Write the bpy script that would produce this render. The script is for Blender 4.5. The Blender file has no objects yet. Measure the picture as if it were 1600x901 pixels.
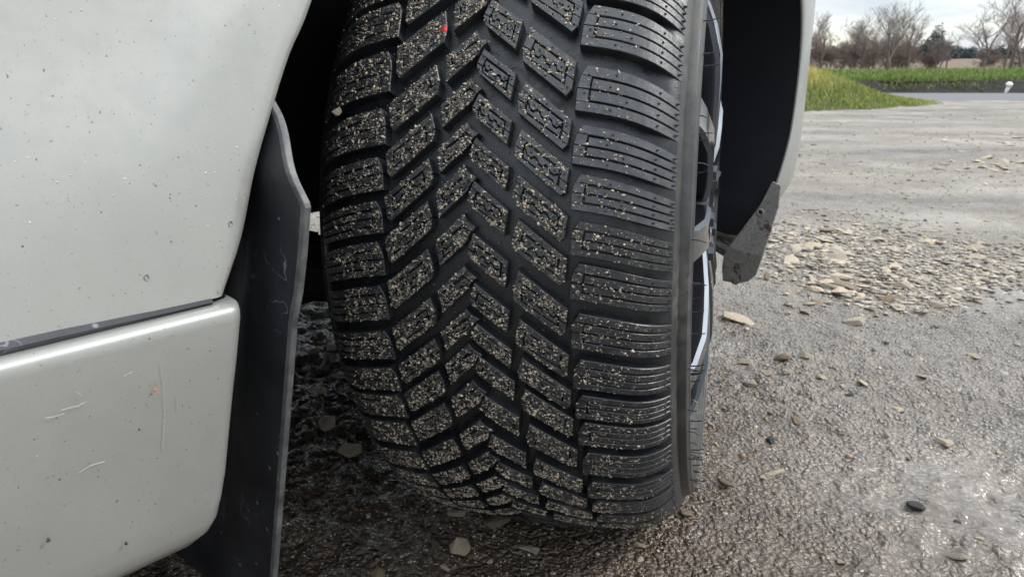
import bpy, bmesh, math, random
import numpy as np
from mathutils import Vector, Matrix
random.seed(7); RNG = np.random.default_rng(7)
scene = bpy.context.scene
COL = scene.collection

# ------------------------------------------------------------------ camera
FPX, PITCH, CAMH = 1180.0, 0.2851, 0.468
cam_d = bpy.data.cameras.new('camera'); cam = bpy.data.objects.new('camera', cam_d); COL.objects.link(cam)
cam_d.sensor_width = 36.0; cam_d.lens = 36.0 * FPX / 1600.0
cam_d.clip_start = 0.02; cam_d.clip_end = 6000
cam.location = (0, 0, CAMH); cam.rotation_euler = (math.pi / 2 - PITCH, 0, 0)
cam_d.dof.use_dof = True; cam_d.dof.focus_distance = 0.60; cam_d.dof.aperture_fstop = 20.0
scene.camera = cam

# ------------------------------------------------------------------ world, sun, exposure
SUN_AZ, SUN_EL = math.radians(92), math.radians(44)      # azimuth clockwise from +Y
w = bpy.data.worlds.new('World'); scene.world = w; w.use_nodes = True
nt = w.node_tree; nt.nodes.clear()
def N(nt, t, **k):
    n = nt.nodes.new(t)
    for a, b in k.items(): setattr(n, a, b)
    return n
sky = N(nt, 'ShaderNodeTexSky', sky_type='NISHITA', sun_disc=False, sun_elevation=SUN_EL, sun_rotation=SUN_AZ)
bg1 = N(nt, 'ShaderNodeBackground'); bg1.inputs['Strength'].default_value = 0.12
nt.links.new(sky.outputs[0], bg1.inputs['Color'])
geo = N(nt, 'ShaderNodeTexCoord')
mp = N(nt, 'ShaderNodeMapping'); mp.inputs['Scale'].default_value = (1.6, 1.6, 6.0); mp.inputs['Location'].default_value = (3.1, 0.7, 0.2)
nt.links.new(geo.outputs['Generated'], mp.inputs['Vector'])
no = N(nt, 'ShaderNodeTexNoise'); no.inputs['Scale'].default_value = 1.5; no.inputs['Detail'].default_value = 7; no.inputs['Roughness'].default_value = 0.55
nt.links.new(mp.outputs[0], no.inputs['Vector'])
cr = N(nt, 'ShaderNodeValToRGB'); cr.color_ramp.elements[0].position = 0.33; cr.color_ramp.elements[1].position = 0.52
nt.links.new(no.outputs[0], cr.inputs[0])
no2 = N(nt, 'ShaderNodeTexNoise'); no2.inputs['Scale'].default_value = 3.2; no2.inputs['Detail'].default_value = 6
nt.links.new(mp.outputs[0], no2.inputs['Vector'])
cr2 = N(nt, 'ShaderNodeValToRGB')
cr2.color_ramp.elements[0].position = 0.36; cr2.color_ramp.elements[0].color = (0.62, 0.70, 0.78, 1)
cr2.color_ramp.elements[1].position = 0.62; cr2.color_ramp.elements[1].color = (0.94, 0.985, 1.0, 1)
nt.links.new(no2.outputs[0], cr2.inputs[0])
bg2 = N(nt, 'ShaderNodeBackground'); bg2.inputs['Strength'].default_value = 0.72
nt.links.new(cr2.outputs[0], bg2.inputs['Color'])
# overcast luminance: the zenith is brighter than the horizon (standard overcast sky)
sxyz = N(nt, 'ShaderNodeSeparateXYZ'); nt.links.new(geo.outputs['Generated'], sxyz.inputs[0])
mr = N(nt, 'ShaderNodeMapRange'); mr.inputs['From Min'].default_value = 0; mr.inputs['From Max'].default_value = 1; mr.inputs['To Min'].default_value = 0.40; mr.inputs['To Max'].default_value = 1.34
nt.links.new(sxyz.outputs['Z'], mr.inputs['Value']); nt.links.new(mr.outputs[0], bg2.inputs['Strength'])
mx = N(nt, 'ShaderNodeMixShader'); nt.links.new(cr.outputs[0], mx.inputs[0])
nt.links.new(bg1.outputs[0], mx.inputs[1]); nt.links.new(bg2.outputs[0], mx.inputs[2])
wo = N(nt, 'ShaderNodeOutputWorld'); nt.links.new(mx.outputs[0], wo.inputs[0])

sd = bpy.data.lights.new('sun', 'SUN'); sd.energy = 1.25; sd.angle = math.radians(14); sd.color = (1.0, 0.96, 0.9)
so = bpy.data.objects.new('sun', sd); COL.objects.link(so)
sdir = Vector((math.sin(SUN_AZ) * math.cos(SUN_EL), math.cos(SUN_AZ) * math.cos(SUN_EL), math.sin(SUN_EL)))
so.rotation_euler = (-sdir).to_track_quat('-Z', 'Y').to_euler(); so.location = (3, -2, 6)

vs = scene.view_settings; vs.view_transform = 'Standard'; vs.look = 'None'; vs.gamma = 1.0; vs.exposure = 1.2; vs.use_curve_mapping = False
scene.cycles.use_denoising = True
scene.cycles.max_bounces = 6

# ------------------------------------------------------------------ helpers
def ray(x, y):
    X, Y = (x - 800) / FPX, (y - 450.5) / FPX
    c, s = math.cos(PITCH), math.sin(PITCH)
    return np.array([X, c - Y * s, -s - Y * c])
def gnd(x, y, z=0.0):                                   # pixel of the photograph -> point on the ground it touches
    d = ray(x, y); t = (z - CAMH) / d[2]
    return np.array([d[0] * t, d[1] * t, z])
def hsh(ix, iy, seed):
    n = (ix.astype(np.int64) * 374761393 + iy.astype(np.int64) * 668265263 + seed * 974634777) & 0x7fffffff
    n = ((n ^ (n >> 13)) * 1274126177) & 0x7fffffff
    return ((n ^ (n >> 16)) & 0xffff) / 65535.0
def vnoise(x, y, seed=0):
    ix, iy = np.floor(x), np.floor(y); fx, fy = x - ix, y - iy
    fx = fx * fx * (3 - 2 * fx); fy = fy * fy * (3 - 2 * fy)
    a, b = hsh(ix, iy, seed), hsh(ix + 1, iy, seed); c, d = hsh(ix, iy + 1, seed), hsh(ix + 1, iy + 1, seed)
    return (a + (b - a) * fx) * (1 - fy) + (c + (d - c) * fx) * fy
def fbm(x, y, seed=0, o=4, g=0.5):
    r = 0; a = 1; t = 0
    for i in range(o):
        r = r + a * vnoise(x * 2 ** i, y * 2 ** i, seed + i); t += a; a *= g
    return r / t - 0.5
def sstep(a, b, x):
    t = np.clip((x - a) / (b - a), 0, 1); return t * t * (3 - 2 * t)

def mesh_np(name, V, F, mat=None, smooth=False):
    me = bpy.data.meshes.new(name)
    V = np.asarray(V, dtype=np.float32); F = np.asarray(F, dtype=np.int32)
    me.vertices.add(len(V)); me.vertices.foreach_set('co', V.ravel())
    k = F.shape[1]
    me.loops.add(F.size); me.loops.foreach_set('vertex_index', F.ravel())
    me.polygons.add(len(F)); me.polygons.foreach_set('loop_start', np.arange(len(F), dtype=np.int32) * k)
    me.polygons.foreach_set('loop_total', np.full(len(F), k, dtype=np.int32))
    if smooth: me.polygons.foreach_set('use_smooth', np.ones(len(F), dtype=bool))
    if mat: me.materials.append(mat)
    me.update(calc_edges=True); me.validate()
    return me
class MB:
    def __init__(s): s.v = []; s.f = []; s.top = set()
    def add(s, vs, fs):
        o = len(s.v); s.v += [tuple(map(float, p)) for p in vs]; s.f += [tuple(i + o for i in q) for q in fs]
    def grid(s, P, flip=False, close_u=False):           # P: rows x cols x 3
        R, C = len(P), len(P[0]); o = len(s.v)
        for r in P: s.v += [tuple(map(float, p)) for p in r]
        for i in range(R - 1 + (1 if close_u else 0)):
            for j in range(C - 1):
                i2 = (i + 1) % R
                q = (o + i * C + j, o + i * C + j + 1, o + i2 * C + j + 1, o + i2 * C + j)
                s.f.append(q[::-1] if flip else q)
    def box(s, a, b, M=None):
        x0, y0, z0 = a; x1, y1, z1 = b
        vs = [(x, y, z) for x in (x0, x1) for y in (y0, y1) for z in (z0, z1)]
        if M: vs = [M(*p) for p in vs]
        s.add(vs, [(0, 1, 3, 2), (4, 6, 7, 5), (0, 4, 5, 1), (2, 3, 7, 6), (0, 2, 6, 4), (1, 5, 7, 3)])
    def tube(s, pts, rad, n=6, cap=True):
        pts = [Vector(p) for p in pts]; rad = rad if hasattr(rad, '__len__') else [rad] * len(pts)
        o = len(s.v); up = Vector((0.3, 0.2, 1)).normalized()
        for i, p in enumerate(pts):
            t = (pts[min(i + 1, len(pts) - 1)] - pts[max(i - 1, 0)]).normalized()
            a = t.cross(up)
            if a.length < 1e-3: a = t.cross(Vector((1, 0, 0)))
            a.normalize(); b = t.cross(a)
            for k in range(n):
                an = 2 * math.pi * k / n
                s.v.append(tuple(p + (a * math.cos(an) + b * math.sin(an)) * rad[i]))
        for i in range(len(pts) - 1):
            for k in range(n):
                k2 = (k + 1) % n
                s.f.append((o + i * n + k, o + i * n + k2, o + (i + 1) * n + k2, o + (i + 1) * n + k))
        if cap:
            s.f.append(tuple(o + k for k in range(n))[::-1]); e = o + (len(pts) - 1) * n; s.f.append(tuple(e + k for k in range(n)))
    def mesh(s, name, mat=None, smooth=False, origin=(0, 0, 0), fix=True):
        me = bpy.data.meshes.new(name); o = origin
        me.from_pydata([(p[0] - o[0], p[1] - o[1], p[2] - o[2]) for p in s.v], [], s.f)
        for m_ in (mat if isinstance(mat, (list, tuple)) else [mat]):
            if m_: me.materials.append(m_)
        for k in s.top: me.polygons[k].material_index = 1
        if fix:
            bm = bmesh.new(); bm.from_mesh(me); bmesh.ops.remove_doubles(bm, verts=bm.verts, dist=1e-6)
            bmesh.ops.recalc_face_normals(bm, faces=bm.faces); bm.to_mesh(me); bm.free()
        if smooth:
            for p in me.polygons: p.use_smooth = True
        me.update(); return me
def link(name, me, parent=None, loc=(0, 0, 0)):
    o = bpy.data.objects.new(name, me); COL.objects.link(o); o.location = loc
    if parent: o.parent = parent
    return o
def tag(o, label=None, cat=None, group=None, kind=None):
    if label: o['label'] = label
    if cat: o['category'] = cat
    if group: o['group'] = group
    if kind: o['kind'] = kind
    return o
def smooth_by_angle(me, deg=35):
    bm = bmesh.new(); bm.from_mesh(me)
    for f in bm.faces: f.smooth = True
    for e in bm.edges:
        if len(e.link_faces) == 2 and e.calc_face_angle(0) > math.radians(deg): e.smooth = False
    bm.to_mesh(me); bm.free(); return me

# ------------------------------------------------------------------ materials
def mat(name, col=(.5, .5, .5), rough=.6, metal=0.0, spec=.5, coat=0.0):
    m = bpy.data.materials.new(name); m.use_nodes = True
    b = m.node_tree.nodes['Principled BSDF']
    b.inputs['Base Color'].default_value = (*col, 1); b.inputs['Roughness'].default_value = rough
    b.inputs['Metallic'].default_value = metal; b.inputs['Specular IOR Level'].default_value = spec
    b.inputs['Coat Weight'].default_value = coat
    return m, m.node_tree, b
def noise(nt, scale, detail=4, rough=.5, vec=None, dim='3D'):
    n = N(nt, 'ShaderNodeTexNoise'); n.inputs['Scale'].default_value = scale; n.inputs['Detail'].default_value = detail; n.inputs['Roughness'].default_value = rough
    if vec is None: vec = N(nt, 'ShaderNodeTexCoord').outputs['Object']
    nt.links.new(vec, n.inputs['Vector']); return n
def ramp(nt, src, *st):
    r = N(nt, 'ShaderNodeValToRGB'); e = r.color_ramp.elements
    while len(e) < len(st): e.new(0.5)
    for i, (p, c) in enumerate(st):
        e[i].position = p; e[i].color = (c, c, c, 1) if not hasattr(c, '__len__') else (*c, 1)
    nt.links.new(src, r.inputs[0]); return r
def mixc(nt, fac, a, b, mode='MIX'):
    m = N(nt, 'ShaderNodeMix', data_type='RGBA', blend_type=mode)
    for s, v in ((m.inputs[0], fac), (m.inputs[6], a), (m.inputs[7], b)):
        if hasattr(v, 'is_linked'): nt.links.new(v, s)
        elif hasattr(v, '__len__'): s.default_value = (*v, 1)
        else: s.default_value = v
    return m.outputs[2]
def math_(nt, op, a, b=None, clamp=False):
    m = N(nt, 'ShaderNodeMath', operation=op, use_clamp=clamp)
    for i, v in enumerate((a, b)):
        if v is None: continue
        if hasattr(v, 'is_linked'): nt.links.new(v, m.inputs[i])
        else: m.inputs[i].default_value = v
    return m.outputs[0]
def bump(nt, b, height, strength, dist, prev=None):
    n = N(nt, 'ShaderNodeBump'); n.inputs['Strength'].default_value = strength; n.inputs['Distance'].default_value = dist
    nt.links.new(height, n.inputs['Height'])
    if prev: nt.links.new(prev, n.inputs['Normal'])
    if b: nt.links.new(n.outputs[0], b.inputs['Normal'])
    return n.outputs[0]

def m_ground():
    m, nt, b = mat('wet_gravel_yard', rough=.4, spec=.6)
    co = N(nt, 'ShaderNodeTexCoord').outputs['Object']
    big = noise(nt, 1.3, 5, .6, co); mid = noise(nt, 9, 6, .65, co); fine = noise(nt, 95, 5, .7, co)
    wob = noise(nt, 60, 3, .6, co); wv = N(nt, 'ShaderNodeMixRGB', blend_type='ADD'); wv.inputs[0].default_value = .012
    nt.links.new(co, wv.inputs[1]); nt.links.new(wob.outputs['Color'], wv.inputs[2])
    vo = N(nt, 'ShaderNodeTexVoronoi', feature='F1'); vo.inputs['Scale'].default_value = 165; nt.links.new(wv.outputs[0], vo.inputs['Vector'])
    vo2 = N(nt, 'ShaderNodeTexVoronoi', feature='F1'); vo2.inputs['Scale'].default_value = 48; nt.links.new(wv.outputs[0], vo2.inputs['Vector'])
    base = ramp(nt, mid.outputs[0], (.3, (.165, .138, .113)), (.52, (.30, .262, .222)), (.75, (.43, .383, .33)))
    base2 = ramp(nt, big.outputs[0], (.35, (.62, .60, .60)), (.62, (1.2, 1.2, 1.2)))
    c = mixc(nt, 1.0, base.outputs[0], base2.outputs[0], 'MULTIPLY')
    fr = ramp(nt, fine.outputs[0], (.30, .7), (.5, 1.0), (.70, 1.35)); c = mixc(nt, 1.0, c, fr.outputs[0], 'MULTIPLY')
    sep = N(nt, 'ShaderNodeSeparateColor'); nt.links.new(vo.outputs['Color'], sep.inputs[0])
    g1 = ramp(nt, sep.outputs[0], (.0, (.09, .076, .063)), (.6, (.26, .226, .19)), (.88, (.34, .295, .24)), (.96, (.42, .37, .29)))
    c = mixc(nt, .42, c, g1.outputs[0])
    bind = ramp(nt, math_(nt, 'ADD', vo.outputs['Distance'], math_(nt, 'MULTIPLY', fine.outputs[0], .35)), (.52, 0.0), (.74, .8))  # dark binder between grains, also painting in the shade of the pits
    c = mixc(nt, math_(nt, 'MULTIPLY', bind.outputs[0], .75), c, (.125, .104, .085))
    sep2 = N(nt, 'ShaderNodeSeparateColor'); nt.links.new(vo2.outputs['Color'], sep2.inputs[0])
    pale = ramp(nt, sep2.outputs[0], (.92, 0.0), (.95, 1.0)); near = ramp(nt, vo2.outputs['Distance'], (.2, 1.0), (.36, 0.0))
    c = mixc(nt, math_(nt, 'MULTIPLY', math_(nt, 'MULTIPLY', pale.outputs[0], near.outputs[0]), .7), c, (.40, .35, .27))
    # brown mud round the wheel, darkened to paint in the car's shade
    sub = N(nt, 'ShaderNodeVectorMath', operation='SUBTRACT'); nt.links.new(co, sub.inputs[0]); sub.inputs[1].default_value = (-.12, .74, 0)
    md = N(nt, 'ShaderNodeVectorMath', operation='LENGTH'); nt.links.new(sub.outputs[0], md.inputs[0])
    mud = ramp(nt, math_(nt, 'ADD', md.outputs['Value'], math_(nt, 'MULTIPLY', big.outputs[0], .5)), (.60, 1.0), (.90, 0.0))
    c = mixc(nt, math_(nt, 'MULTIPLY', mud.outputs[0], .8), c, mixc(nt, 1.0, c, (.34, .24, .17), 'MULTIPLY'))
    # drier, rougher ground farther off, streaked colour mixed in by distance
    ln = N(nt, 'ShaderNodeVectorMath', operation='LENGTH'); nt.links.new(co, ln.inputs[0])
    far = ramp(nt, math_(nt, 'ADD', math_(nt, 'MULTIPLY', ln.outputs['Value'], .1), math_(nt, 'MULTIPLY', big.outputs[0], .12)), (.15, 0.0), (.40, 1.0))
    stm = N(nt, 'ShaderNodeMapping'); stm.inputs['Scale'].default_value = (.45, 1.5, 1); stm.inputs['Rotation'].default_value = (0, 0, .35); nt.links.new(co, stm.inputs['Vector'])
    sn = noise(nt, 1.1, 6, .68, stm.outputs[0])
    dryc = ramp(nt, sn.outputs[0], (.34, (.10, .082, .066)), (.47, (.215, .186, .152)), (.62, (.33, .292, .242)))
    c = mixc(nt, math_(nt, 'MULTIPLY', far.outputs[0], .72), c, mixc(nt, 1.0, dryc.outputs[0], fr.outputs[0], 'MULTIPLY'))
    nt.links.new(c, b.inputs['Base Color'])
    wet = noise(nt, 2.2, 5, .62, co)
    rg = ramp(nt, wet.outputs[0], (.38, .13), (.50, .24), (.66, .42))
    nt.links.new(math_(nt, 'ADD', rg.outputs[0], math_(nt, 'MULTIPLY', math_(nt, 'MULTIPLY', far.outputs[0], sn.outputs[0]), .85)), b.inputs['Roughness'])
    wetm = ramp(nt, wet.outputs[0], (.36, .15), (.50, .9))
    h1 = math_(nt, 'ADD', math_(nt, 'MULTIPLY', fine.outputs[0], .9), math_(nt, 'MULTIPLY', vo.outputs['Distance'], -1.5))
    h1 = math_(nt, 'MULTIPLY', h1, wetm.outputs[0])
    n1 = bump(nt, None, mid.outputs[0], .5, .012)
    bump(nt, b, h1, 1.0, .0042, n1)
    return m
def m_stone(name, a, bcol, c3):
    m, nt, b = mat(name, rough=.62)
    co = N(nt, 'ShaderNodeTexCoord').outputs['Object']; oi = N(nt, 'ShaderNodeObjectInfo')
    ad = N(nt, 'ShaderNodeVectorMath', operation='ADD'); nt.links.new(co, ad.inputs[0]); nt.links.new(oi.outputs['Random'], ad.inputs[1])
    n1 = noise(nt, 40, 6, .65, ad.outputs[0])
    r1 = ramp(nt, n1.outputs[0], (.3, a), (.5, bcol), (.68, c3))
    tint = ramp(nt, oi.outputs['Random'], (0, (.62, .60, .58)), (.5, (.95, .93, .9)), (1, (1.15, 1.05, .92)))
    nt.links.new(mixc(nt, 1.0, r1.outputs[0], tint.outputs[0], 'MULTIPLY'), b.inputs['Base Color'])
    n2 = noise(nt, 150, 5, .7, ad.outputs[0]); bump(nt, b, n2.outputs[0], .7, .004)
    return m
def m_attr(name, rough=.7, attr='col', nz=0):
    m, nt, b = mat(name, rough=rough)
    a = N(nt, 'ShaderNodeAttribute', attribute_name=attr)
    c = a.outputs['Color']
    if nz:
        n = noise(nt, nz, 4); r = ramp(nt, n.outputs[0], (.3, .7), (.7, 1.25)); c = mixc(nt, 1.0, c, r.outputs[0], 'MULTIPLY')
    nt.links.new(c, b.inputs['Base Color'])
    return m
def m_paint():
    m, nt, b = mat('silver_paint', (.332, .333, .317), .36, .35, .5, .4)
    b.inputs['Coat Roughness'].default_value = .22
    co = N(nt, 'ShaderNodeTexCoord').outputs['Object']
    sp = noise(nt, 420, 3, .6, co); big = noise(nt, 7, 4, .5, co)
    fl = noise(nt, 2600, 1, .5, co)
    st = ramp(nt, sp.outputs[0], (.27, (.20, .19, .17)), (.33, (1, 1, 1)))
    va = ramp(nt, big.outputs[0], (.3, (.90, .91, .90)), (.7, (1.04, 1.04, 1.03)))
    ff = ramp(nt, fl.outputs[0], (.3, .93), (.7, 1.07))
    c = mixc(nt, 1.0, (.332, .333, .317), va.outputs[0], 'MULTIPLY'); c = mixc(nt, 1.0, c, ff.outputs[0], 'MULTIPLY')
    dirt = noise(nt, 60, 6, .75, co); dm = ramp(nt, dirt.outputs[0], (.62, 0.0), (.78, .5))
    c = mixc(nt, 1.0, c, st.outputs[0], 'MULTIPLY'); c = mixc(nt, dm.outputs[0], c, (.22, .20, .17))
    # stone-chip scatter, more of it low down where the wheel throws grit
    vo = N(nt, 'ShaderNodeTexVoronoi'); vo.inputs['Scale'].default_value = 240; nt.links.new(co, vo.inputs['Vector'])
    sep = N(nt, 'ShaderNodeSeparateColor'); nt.links.new(vo.outputs['Color'], sep.inputs[0])
    sz = N(nt, 'ShaderNodeSeparateXYZ'); nt.links.new(co, sz.inputs[0])
    low = ramp(nt, sz.outputs['Z'], (.20, 1.0), (.36, .45))
    clm = ramp(nt, noise(nt, 16, 3, .6, co).outputs[0], (.45, 0.0), (.58, 1.0)); pick = ramp(nt, math_(nt, 'MULTIPLY', sep.outputs[0], clm.outputs[0]), (.70, 0.0), (.72, 1.0)); near = ramp(nt, vo.outputs['Distance'], (.06, 1.0), (.14, 0.0))
    ch = math_(nt, 'MULTIPLY', math_(nt, 'MULTIPLY', pick.outputs[0], near.outputs[0]), low.outputs[0])
    chc = ramp(nt, sep.outputs[1], (.45, (.14, .13, .12)), (.55, (.75, .76, .74)))
    c = mixc(nt, ch, c, chc.outputs[0])
    nt.links.new(c, b.inputs['Base Color'])
    rr = ramp(nt, dirt.outputs[0], (.4, .34), (.7, .55)); nt.links.new(rr.outputs[0], b.inputs['Roughness'])
    n1 = bump(nt, None, big.outputs[0], .08, .01); bump(nt, b, ch, .35, .002, n1)
    return m
def m_rubber(name, dust=.3, col=(.017, .018, .020), rough=.5):
    m, nt, b = mat(name, col, rough, 0, .5)
    co = N(nt, 'ShaderNodeTexCoord').outputs['Object']
    n1 = noise(nt, 55, 6, .7, co); n2 = noise(nt, 900, 3, .6, co); n3 = noise(nt, 14, 3, .5, co)
    d = math_(nt, 'MULTIPLY', ramp(nt, n1.outputs[0], (.42, 0.0), (.72, 1.0)).outputs[0], ramp(nt, n3.outputs[0], (.35, .25), (.65, 1.0)).outputs[0])
    c = mixc(nt, math_(nt, 'MULTIPLY', d, dust), col, (.16, .145, .12))
    nt.links.new(c, b.inputs['Base Color'])
    nt.links.new(ramp(nt, d, (.0, rough - .08), (1.0, .8)).outputs[0], b.inputs['Roughness'])
    bump(nt, b, n2.outputs[0], .25, .0008)
    return m
def m_tread_top(name, cover, col):
    m, nt, b = mat(name, col, .45, 0, .5)
    co = N(nt, 'ShaderNodeTexCoord').outputs['Object']
    n0_ = noise(nt, 130, 4, .6, co); n1 = noise(nt, 620, 3, .65, co); n2 = noise(nt, 1500, 2, .6, co)
    hsum = math_(nt, 'ADD', math_(nt, 'MULTIPLY', n1.outputs[0], .75), math_(nt, 'ADD', math_(nt, 'MULTIPLY', n0_.outputs[0], .35), math_(nt, 'MULTIPLY', n2.outputs[0], .25)))
    k = ramp(nt, hsum, (cover, 0.0), (cover + .045, 1.0))
    shade = ramp(nt, n2.outputs[0], (.3, (.12, .10, .08)), (.6, (.34, .30, .235)), (.8, (.50, .45, .37)))
    film = ramp(nt, n0_.outputs[0], (.35, col), (.7, tuple(q * 2.0 for q in col)))
    nt.links.new(mixc(nt, math_(nt, 'MULTIPLY', k.outputs[0], .85), film.outputs[0], shade.outputs[0]), b.inputs['Base Color'])
    nt.links.new(ramp(nt, k.outputs[0], (0, .32), (1, .85)).outputs[0], b.inputs['Roughness'])
    bump(nt, b, math_(nt, 'ADD', k.outputs[0], math_(nt, 'MULTIPLY', n2.outputs[0], .3)), .9, .0009)
    return m
def m_flap():
    m, nt, b = mat('black_flap_plastic', (.014, .015, .018), .42, 0, .5)
    co = N(nt, 'ShaderNodeTexCoord').outputs['Object']
    n1 = noise(nt, 12, 6, .7, co); n2 = noise(nt, 300, 3, .6, co)
    vo = N(nt, 'ShaderNodeTexVoronoi'); vo.inputs['Scale'].default_value = 110; nt.links.new(co, vo.inputs['Vector'])
    sep = N(nt, 'ShaderNodeSeparateColor'); nt.links.new(vo.outputs['Color'], sep.inputs[0])
    k = math_(nt, 'MULTIPLY', ramp(nt, sep.outputs[0], (.80, 0.0), (.84, 1.0)).outputs[0], ramp(nt, vo.outputs['Distance'], (.1, 1.0), (.22, 0.0)).outputs[0])
    w_ = N(nt, 'ShaderNodeTexNoise'); w_.inputs['Scale'].default_value = 38; w_.inputs['Detail'].default_value = 2; nt.links.new(co, w_.inputs['Vector'])
    line = ramp(nt, w_.outputs[0], (.492, 0.0), (.5, 1.0), (.508, 0.0))
    msk = ramp(nt, n1.outputs[0], (.55, 0.0), (.62, 1.0))
    k2 = math_(nt, 'MULTIPLY', line.outputs[0], msk.outputs[0])
    k = math_(nt, 'MAXIMUM', math_(nt, 'MULTIPLY', k, .55), math_(nt, 'MULTIPLY', k2, .55))
    film = ramp(nt, n1.outputs[0], (.35, (.011, .012, .015)), (.7, (.034, .036, .042)))
    nt.links.new(mixc(nt, k, film.outputs[0], (.32, .31, .29)), b.inputs['Base Color'])
    bump(nt, b, n2.outputs[0], .2, .001)
    return m
def m_rust():
    m, nt, b = mat('grey_painted_flange_with_rust', (.10, .10, .10), .6, .0)
    co = N(nt, 'ShaderNodeTexCoord').outputs['Object']
    n1 = noise(nt, 60, 6, .7, co); n2 = noise(nt, 260, 5, .7, co)
    c = ramp(nt, n2.outputs[0], (.3, (.135, .125, .113)), (.7, (.25, .235, .215)))
    r = ramp(nt, n1.outputs[0], (.57, 0.0), (.62, 1.0))
    nt.links.new(mixc(nt, r.outputs[0], c.outputs[0], (.075, .035, .025)), b.inputs['Base Color'])
    bump(nt, b, math_(nt, 'ADD', r.outputs[0], n2.outputs[0]), .5, .0015)
    return m
def m_simple_noise(name, a, bcol, sc, rough=.8, bs=.4, bd=.01):
    m, nt, b = mat(name, a, rough)
    n1 = noise(nt, sc, 6, .65); r = ramp(nt, n1.outputs[0], (.32, a), (.68, bcol)); nt.links.new(r.outputs[0], b.inputs['Base Color'])
    if bs: bump(nt, b, n1.outputs[0], bs, bd)
    return m
M = {}
M['ground'] = m_ground()
M['flint'] = m_stone('pale_flint', (.22, .165, .11), (.50, .43, .33), (.68, .63, .55))
M['brownstone'] = m_stone('brown_flint', (.07, .05, .035), (.20, .15, .10), (.42, .36, .28))
M['darkstone'] = m_stone('dark_stone', (.02, .02, .02), (.05, .05, .05), (.09, .085, .08))
M['grit'] = m_attr('stone_grit', .75); M['wetgrit'] = m_attr('wet_aggregate', .30)
M['paint'] = m_paint()
M['rubber'] = m_rubber('tyre_rubber', .08, (.010, .012, .015), .28)
M['tread'] = m_rubber('tread_rubber', .22, (.013, .0145, .018), .36)
M['treadtop'] = m_tread_top('gritty_tread_face', .735, (.024, .024, .025))
M['treadmid'] = m_tread_top('dark_shoulder_face', .765, (.017, .0175, .019))  # darker face with little grit for the lower outer shoulder blocks
M['treadclean'] = m_tread_top('cleaner_tread_face', .785, (.040, .042, .045))
M['side'] = m_rubber('sidewall_rubber', .6, (.026, .027, .028), .42)
M['flap'] = m_flap()
M['flapedge'] = m_simple_noise('skylit_flap_edge', (.035, .037, .040), (.13, .13, .13), 60, .5, .3, .001)  # paler than the flap: sky light on the edge painted into its colour
M['rust'] = m_rust()
M['black'] = mat('black_underbody', (.010, .010, .012), .6)[0]
M['liner'] = m_simple_noise('arch_liner_plastic', (.008, .009, .012), (.014, .015, .019), 9, .55, .0)
M['rim'] = mat('gloss_black_wheel', (.020, .021, .024), .16, .3, .5, .6)[0]
M['rimcut'] = mat('machined_wheel_edge', (.11, .125, .145), .5, 1.0)[0]
M['barrel'] = mat('grey_wheel_barrel', (.12, .13, .15), .42, .85)[0]
M['disc'] = mat('brake_steel', (.16, .15, .15), .45, .8)[0]
M['glass'] = mat('dark_car_glass', (.02, .022, .025), .05, 0, .6)[0]
M['pale'] = mat('pale_scratch', (.42, .44, .42), .5)[0]; M['red'] = mat('red_paint_dot', (.62, .02, .03), .5)[0]
M['asphalt'] = m_simple_noise('wet_asphalt', (.085, .083, .080), (.14, .137, .132), 30, .62, .2, .004)
M['soil'] = m_simple_noise('grassy_soil', (.030, .026, .016), (.075, .075, .03), 7, .9, .5, .03)
M['bank'] = m_simple_noise('dark_bank_soil', (.006, .005, .004), (.028, .023, .017), 6, .9, 1.0, .08)
M['field'] = m_simple_noise('stubble_field', (.115, .078, .048), (.18, .125, .078), 1.2, .95, .3, .1)
M['grass'] = m_attr('grass_blades', .6)
M['bark'] = m_simple_noise('bare_bark', (.085, .070, .060), (.16, .13, .11), 25, .9, .4, .01)
M['twig'] = m_simple_noise('bare_twigs', (.16, .13, .115), (.24, .20, .175), 3, .9, 0)
M['twig2'] = m_simple_noise('reddish_twigs', (.165, .125, .11), (.235, .185, .16), 3, .9, 0)
M['ever'] = m_simple_noise('hazy_foliage', (.055, .070, .075), (.10, .12, .115), .8, .9, 0)  # foliage colour made paler and bluer to stand for distance haze
M['white'] = mat('white_plastic', (.75, .74, .72), .5)[0]

# ------------------------------------------------------------------ the ground
def zg(x, y):                                            # height of the yard
    x = np.asarray(x, float); y = np.asarray(y, float); d = np.hypot(x, y)
    z = .014 * fbm(x * 1.1, y * 1.1, 3, 3) + .012 * fbm(x * 5, y * 5, 11, 3) + .016 * fbm(x * 20, y * 20, 21, 3, .6)
    z = z + .013 * fbm(x * 62 + 3 * fbm(x * 9, y * 9, 47, 2), y * 62, 41, 3, .6) * sstep(4, 1.5, d)
    z = z + .06 * fbm(x * .35, y * .35, 55, 2) * sstep(2.0, 5.0, d)
    # a shallow pothole filled with stones
    px, py = 1.15, 2.25
    z = z - .022 * np.exp(-(((x - px) / .55) ** 2 + ((y - py) / .45) ** 2))
    # flat where the tyre stands
    cxw, cyw = .10, .80
    k = sstep(.16, .42, np.hypot((x - cxw) * .9, y - cyw))
    z = z * (.45 + .55 * k) - .005 * (1 - k)
    return z * sstep(60, 20, d)
az = np.concatenate([np.arange(-46, 46, .22), np.arange(46, 314, 3.0)]) * math.pi / 180
rr = [.015]
while rr[-1] < 4.2: rr.append(rr[-1] * (1.12 if rr[-1] < .45 else (1.0052 if rr[-1] < 2.2 else 1.009)))
while rr[-1] < 70: rr.append(rr[-1] * 1.03)
while rr[-1] < 3500: rr.append(rr[-1] * 1.25)
rr = np.array(rr)
A, Rr = np.meshgrid(az, rr); X = Rr * np.sin(A); Y = Rr * np.cos(A); Zz = zg(X, Y)
nA, nR = len(az), len(rr)
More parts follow.
